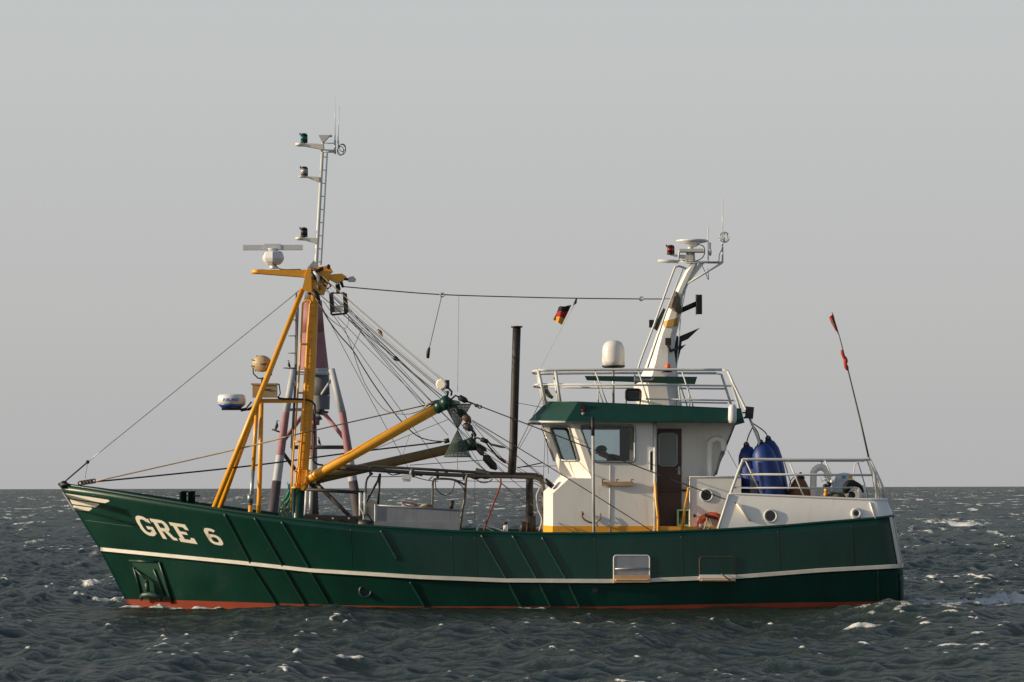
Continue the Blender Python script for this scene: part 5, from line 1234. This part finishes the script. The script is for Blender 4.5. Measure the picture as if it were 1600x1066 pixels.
MB().tube([P(901,466,-0.1), P(899,473,-0.12), P(896,477,-0.15)], [0.012,0.03,0.012], 8).build('halyard_block', BLACK, boat)
tube('flagstaff', [P(1358,718,-1.8), P(1345,660,-1.8), P(1325,578,-1.7), P(1312,527,-1.7), P(1300,488,-1.7)], [0.020,0.018,0.014,0.010,0.008], GALVD, boat, 8)
flag_grid(P(1302,490,-1.72), P(1310,523,-1.72), P(1303,512,-1.78), P(1295.5,496,-1.78), [FRD2,paint('flag_green', (0.16,0.08,0.04), 0.9),FRED], 'stern_flag', 3, 0.05, 'limp red flag bunched at the top of the bent stern staff', 'flag', 8, 9)
m = MB(); m.tube(smooth_path([P(1315,547,-1.72), P(1317,555,-1.75), P(1321,562,-1.72), P(1321,570,-1.76), P(1325,579,-1.72)],3), [0.015,0.03,0.035,0.03,0.035,0.04,0.045,0.05,0.04,0.035,0.045,0.035,0.015], 8)
tag(m.build('signal_ribbon', FRD2), 'bright red cloth tied halfway down the stern staff below the flag', 'ribbon')

# ------------------------------------------------------------------ person at the wheel
def skinned(name, chains, mat, parent, rootidx=0, sub=2):
    verts = []; edges = []; rad = []; key = {}
    def vid(p, r):
        k = tuple(round(c, 4) for c in p)
        if k not in key: key[k] = len(verts); verts.append(p); rad.append(r)
        return key[k]
    for ch in chains:
        prev = None
        for (p, r) in ch:
            i = vid(p, r)
            if prev is not None and prev != i: edges.append((prev, i))
            prev = i
    me = bpy.data.meshes.new(name+'_t'); org = ORIG[parent.name]
    me.from_pydata([tuple(Vector(v)-org) for v in verts], edges, [])
    o = bpy.data.objects.new(name+'_t', me); col.objects.link(o)
    md = o.modifiers.new('skin', 'SKIN')
    if not me.skin_vertices: 
        bm = bmesh.new(); bm.from_mesh(me); bm.verts.layers.skin.verify(); bm.to_mesh(me); bm.free()
    for i, sv in enumerate(me.skin_vertices[0].data): sv.radius = (rad[i], rad[i]); sv.use_root = (i == rootidx)
    sb = o.modifiers.new('sub', 'SUBSURF'); sb.levels = sub; sb.render_levels = sub
    dg = bpy.context.evaluated_depsgraph_get(); me2 = bpy.data.meshes.new_from_object(o.evaluated_get(dg)); me2.name = name
    bpy.data.objects.remove(o)
    for mt in [mat]: me2.materials.clear(); me2.materials.append(mt)
    me2.polygons.foreach_set('use_smooth', [True]*len(me2.polygons))
    r = bpy.data.objects.new(name, me2); col.objects.link(r); r.parent = parent; ORIG[r.name] = org; return r
yp = -0.75
pb = P(985,770,yp)
person = thing('person', 'person in dark jacket and cap leaning forward over the console inside the wheelhouse window', 'person', pb)
Q = lambda px, py, dy=0.0: tuple(P(px, py, yp+dy))
body = [[(Q(990,752),0.15),(Q(982,738),0.15),(Q(970,724),0.155),(Q(959,716),0.12),(Q(950,713),0.06),(Q(944,710),0.08),(Q(938,706),0.105),(Q(936,700),0.07)]]
for s_ in (-1, 1):
    body.append([(Q(959,716),0.12),(Q(955,718,0.20*s_),0.06),(Q(946,734,0.24*s_),0.045),(Q(930,733,0.20*s_),0.036),(Q(924,731,0.18*s_),0.034),(Q(920,731,0.18*s_),0.03)])
    body.append([(Q(990,752),0.15),(Q(988,756,0.12*s_),0.085),(Q(958,758,0.14*s_),0.065),(Q(958,782,0.14*s_),0.05),(Q(950,784,0.14*s_),0.035)])
    for k in range(5):
        body.append([(Q(920,731,0.18*s_),0.03),(Q(917,730.5+k*0.2,0.18*s_+(k-2)*0.022),0.009),(Q(914.5,731.5+k*0.2,0.18*s_+(k-2)*0.024),0.008)])
skinned('body', body, SKIN, person)
jk = [[(Q(990,750),0.165),(Q(982,738),0.17),(Q(970,723),0.175),(Q(959,715),0.14),(Q(952,713),0.075)]]
for s_ in (-1, 1): jk.append([(Q(959,715),0.14),(Q(955,717,0.20*s_),0.08),(Q(946,734,0.24*s_),0.062),(Q(930,733,0.20*s_),0.05)])
skinned('jacket', jk, CLOTH, person)
tr = [[(Q(992,753),0.165),(Q(988,758),0.15)]]
for s_ in (-1,1): tr.append([(Q(988,758),0.15),(Q(986,758,0.12*s_),0.10),(Q(958,758,0.14*s_),0.082),(Q(958,780,0.14*s_),0.065)])
skinned('trousers', tr, TROUS, person)
m = MB(); m.lathe(P(939,705,yp)+Vector((0.01,0,0)), [(0.118,0),(0.118,0.04),(0.10,0.085),(0.05,0.115),(0,0.12)], (-0.1,0,1), 18); m.panel([P(932,704,yp-0.07), P(928,706,yp-0.03), P(928,706,yp+0.03), P(932,704,yp+0.07)], [], (0,0,0.012)); m.build('cap', CLOTH, person)
m = MB(); m.tube([P(932.5,707,yp-0.0), P(930.6,709,yp)], [0.022,0.02], 8); m.build('nose', SKIN, person)
m = MB(); m.box(P(984,762,yp), (0.45,0.45,0.1)); m.tube([P(984,766,yp), P(984,790,yp)], 0.05, 10); m.build('helm_chair', DARKI, wheelhouse)

# ================================================================== BEACON TOWER BEHIND
BY = 135.0
K = (D+BY)/D
bw = (D+BY)/F
bt = thing('navigation_beacon', 'red and white steel beacon tower on splayed legs standing in the sea behind the boat', 'beacon', (P(500,827,BY).x, BY, 0))
def bt_tube(name, pts, r, mats, seg=12, ms=None): 
    m = MB()
    for i in range(len(pts)-1):
        m.tube([P(pts[i][0], pts[i][1], BY+pts[i][2]), P(pts[i+1][0], pts[i+1][1], BY+pts[i+1][2])], [r[i]*bw, r[i+1]*bw] if isinstance(r, (list,tuple)) else r*bw, seg, m=(ms[i] if ms else 0), cap=(i in (0, len(pts)-2)))
    return m.build(name, mats, bt)
bt_tube('tower_column', [(488,470,0),(489,520,0),(491,577,0),(491.5,583,0)], [15,18,22.5,24], [BRED, BWHT], 24, [0,0,1])
bt_tube('lower_drum', [(499,586,0),(501,618,0),(501,640,0),(499,648,0),(493,652,0),(492,664,0)], [15,14.5,14,9,7,7], [BGRY, BRED], 20, [0,0,0,0,1])
bt_tube('upper_cage', [(487,448,0),(488,470,0)], [10,13], [BGRY], 12)
for nm, top, mid, bot, y0, y1 in (('r',(518,577),(535,645),(569,865),-1.5,-3.0),('l',(459,577),(447,645),(418,860),-1.5,-3.0),('b',(489,600),(489,680),(490,820),2.0,5.0)):
    def lp(y): 
        x = np.interp(y, [top[1],mid[1],bot[1]], [top[0],mid[0],bot[0]]); d = np.interp(y, [top[1],bot[1]], [y0,y1]); return (float(x), y, float(d))
    ys = [577 if nm != 'b' else 600, 645, 712, 752, bot[1]]
    bt_tube('tower_leg', [lp(y) for y in ys], [5,5.5,6.5,7,9], [BWHT, BRED, BDRK], 12, [0,1,0,2])
for pts, r, mt in (([(455,699,-2),(545,699,-2)],3,BDRK), ([(459,583,-1.5),(518,583,-1.5)],3,BWHT), ([(502,640,0),(543,692,-1.9)],3.2,BRED), ([(520,590,-1.3),(492,632,0)],2,BWHT), ([(480,640,0),(441,692,-1.9)],3.2,BRED),
                   ([(440,705,-2),(462,735,0),(489,760,4)],3,BDRK), ([(547,708,-2),(520,738,0),(490,760,4)],3,BDRK), ([(489,640,0),(447,640,-1.6)],2.5,BWHT)):
    bt_tube('brace', pts, r, [mt], 8)
m = MB(); m.tube([P(463,457,BY-1), P(461,600,BY-1.5), P(455,700,BY-2)], 0.05, 6)
for y in (525, 552, 600, 575, 500):
    m.tube([P(456+5.5*math.cos(t), y, BY-1.5+0.28*math.sin(t)) for t in [2*PI*i/14 for i in range(14)]], 0.03, 5, closed=True)
m.build('ladder_hoops', BGRY, bt)
bt_tube('perch', [(425,671,-2),(440,676,-2)], 1.6, [BDRK], 6); bt_tube('perch', [(443,575,-1.5),(460,576,-1.5)], 1.4, [BGRY], 6)
# cormorants
def bird(px, py, hgt, y, face, label):
    s_ = hgt*bw; b = P(px, py, y); f = face
    bd_ = thing('cormorant', label, 'bird', b, 'cormorants perched on the beacon')
    m = MB(); m.tube([b+Vector((-0.22*f*s_,0,0.02*s_)), b+Vector((-0.08*f*s_,0,0.18*s_)), b+Vector((0,0,0.35*s_)), b+Vector((0.05*f*s_,0,0.55*s_)), b+Vector((0.04*f*s_,0,0.72*s_)), b+Vector((0.03*f*s_,0,0.86*s_)), b+Vector((0.07*f*s_,0,0.95*s_)), b+Vector((0.16*f*s_,0,0.95*s_)), b+Vector((0.30*f*s_,0,0.93*s_))],
           [0.03*s_,0.10*s_,0.16*s_,0.14*s_,0.08*s_,0.05*s_,0.065*s_,0.03*s_,0.008*s_], 10); m.build('body', BIRD, bd_)
    for d in (-0.05, 0.05):
        q = MB(); q.tube([b+Vector((0.02*f*s_,d*s_,0.2*s_)), b+Vector((0.04*f*s_,d*s_,0)), b+Vector((0.12*f*s_,d*s_,0.005))], 0.02*s_, 6); q.build('leg', BIRD, bd_)
bird(452,576,13,BY-1.5,-1,'uppermost dark cormorant, on the bracket left of the beacon tower'); bird(432,673,16,BY-2,1,'dark cormorant on the perch by the beacon\'s left leg'); bird(499,696,13,BY-2,-1,'dark cormorant on the low crossbar between the beacon legs')
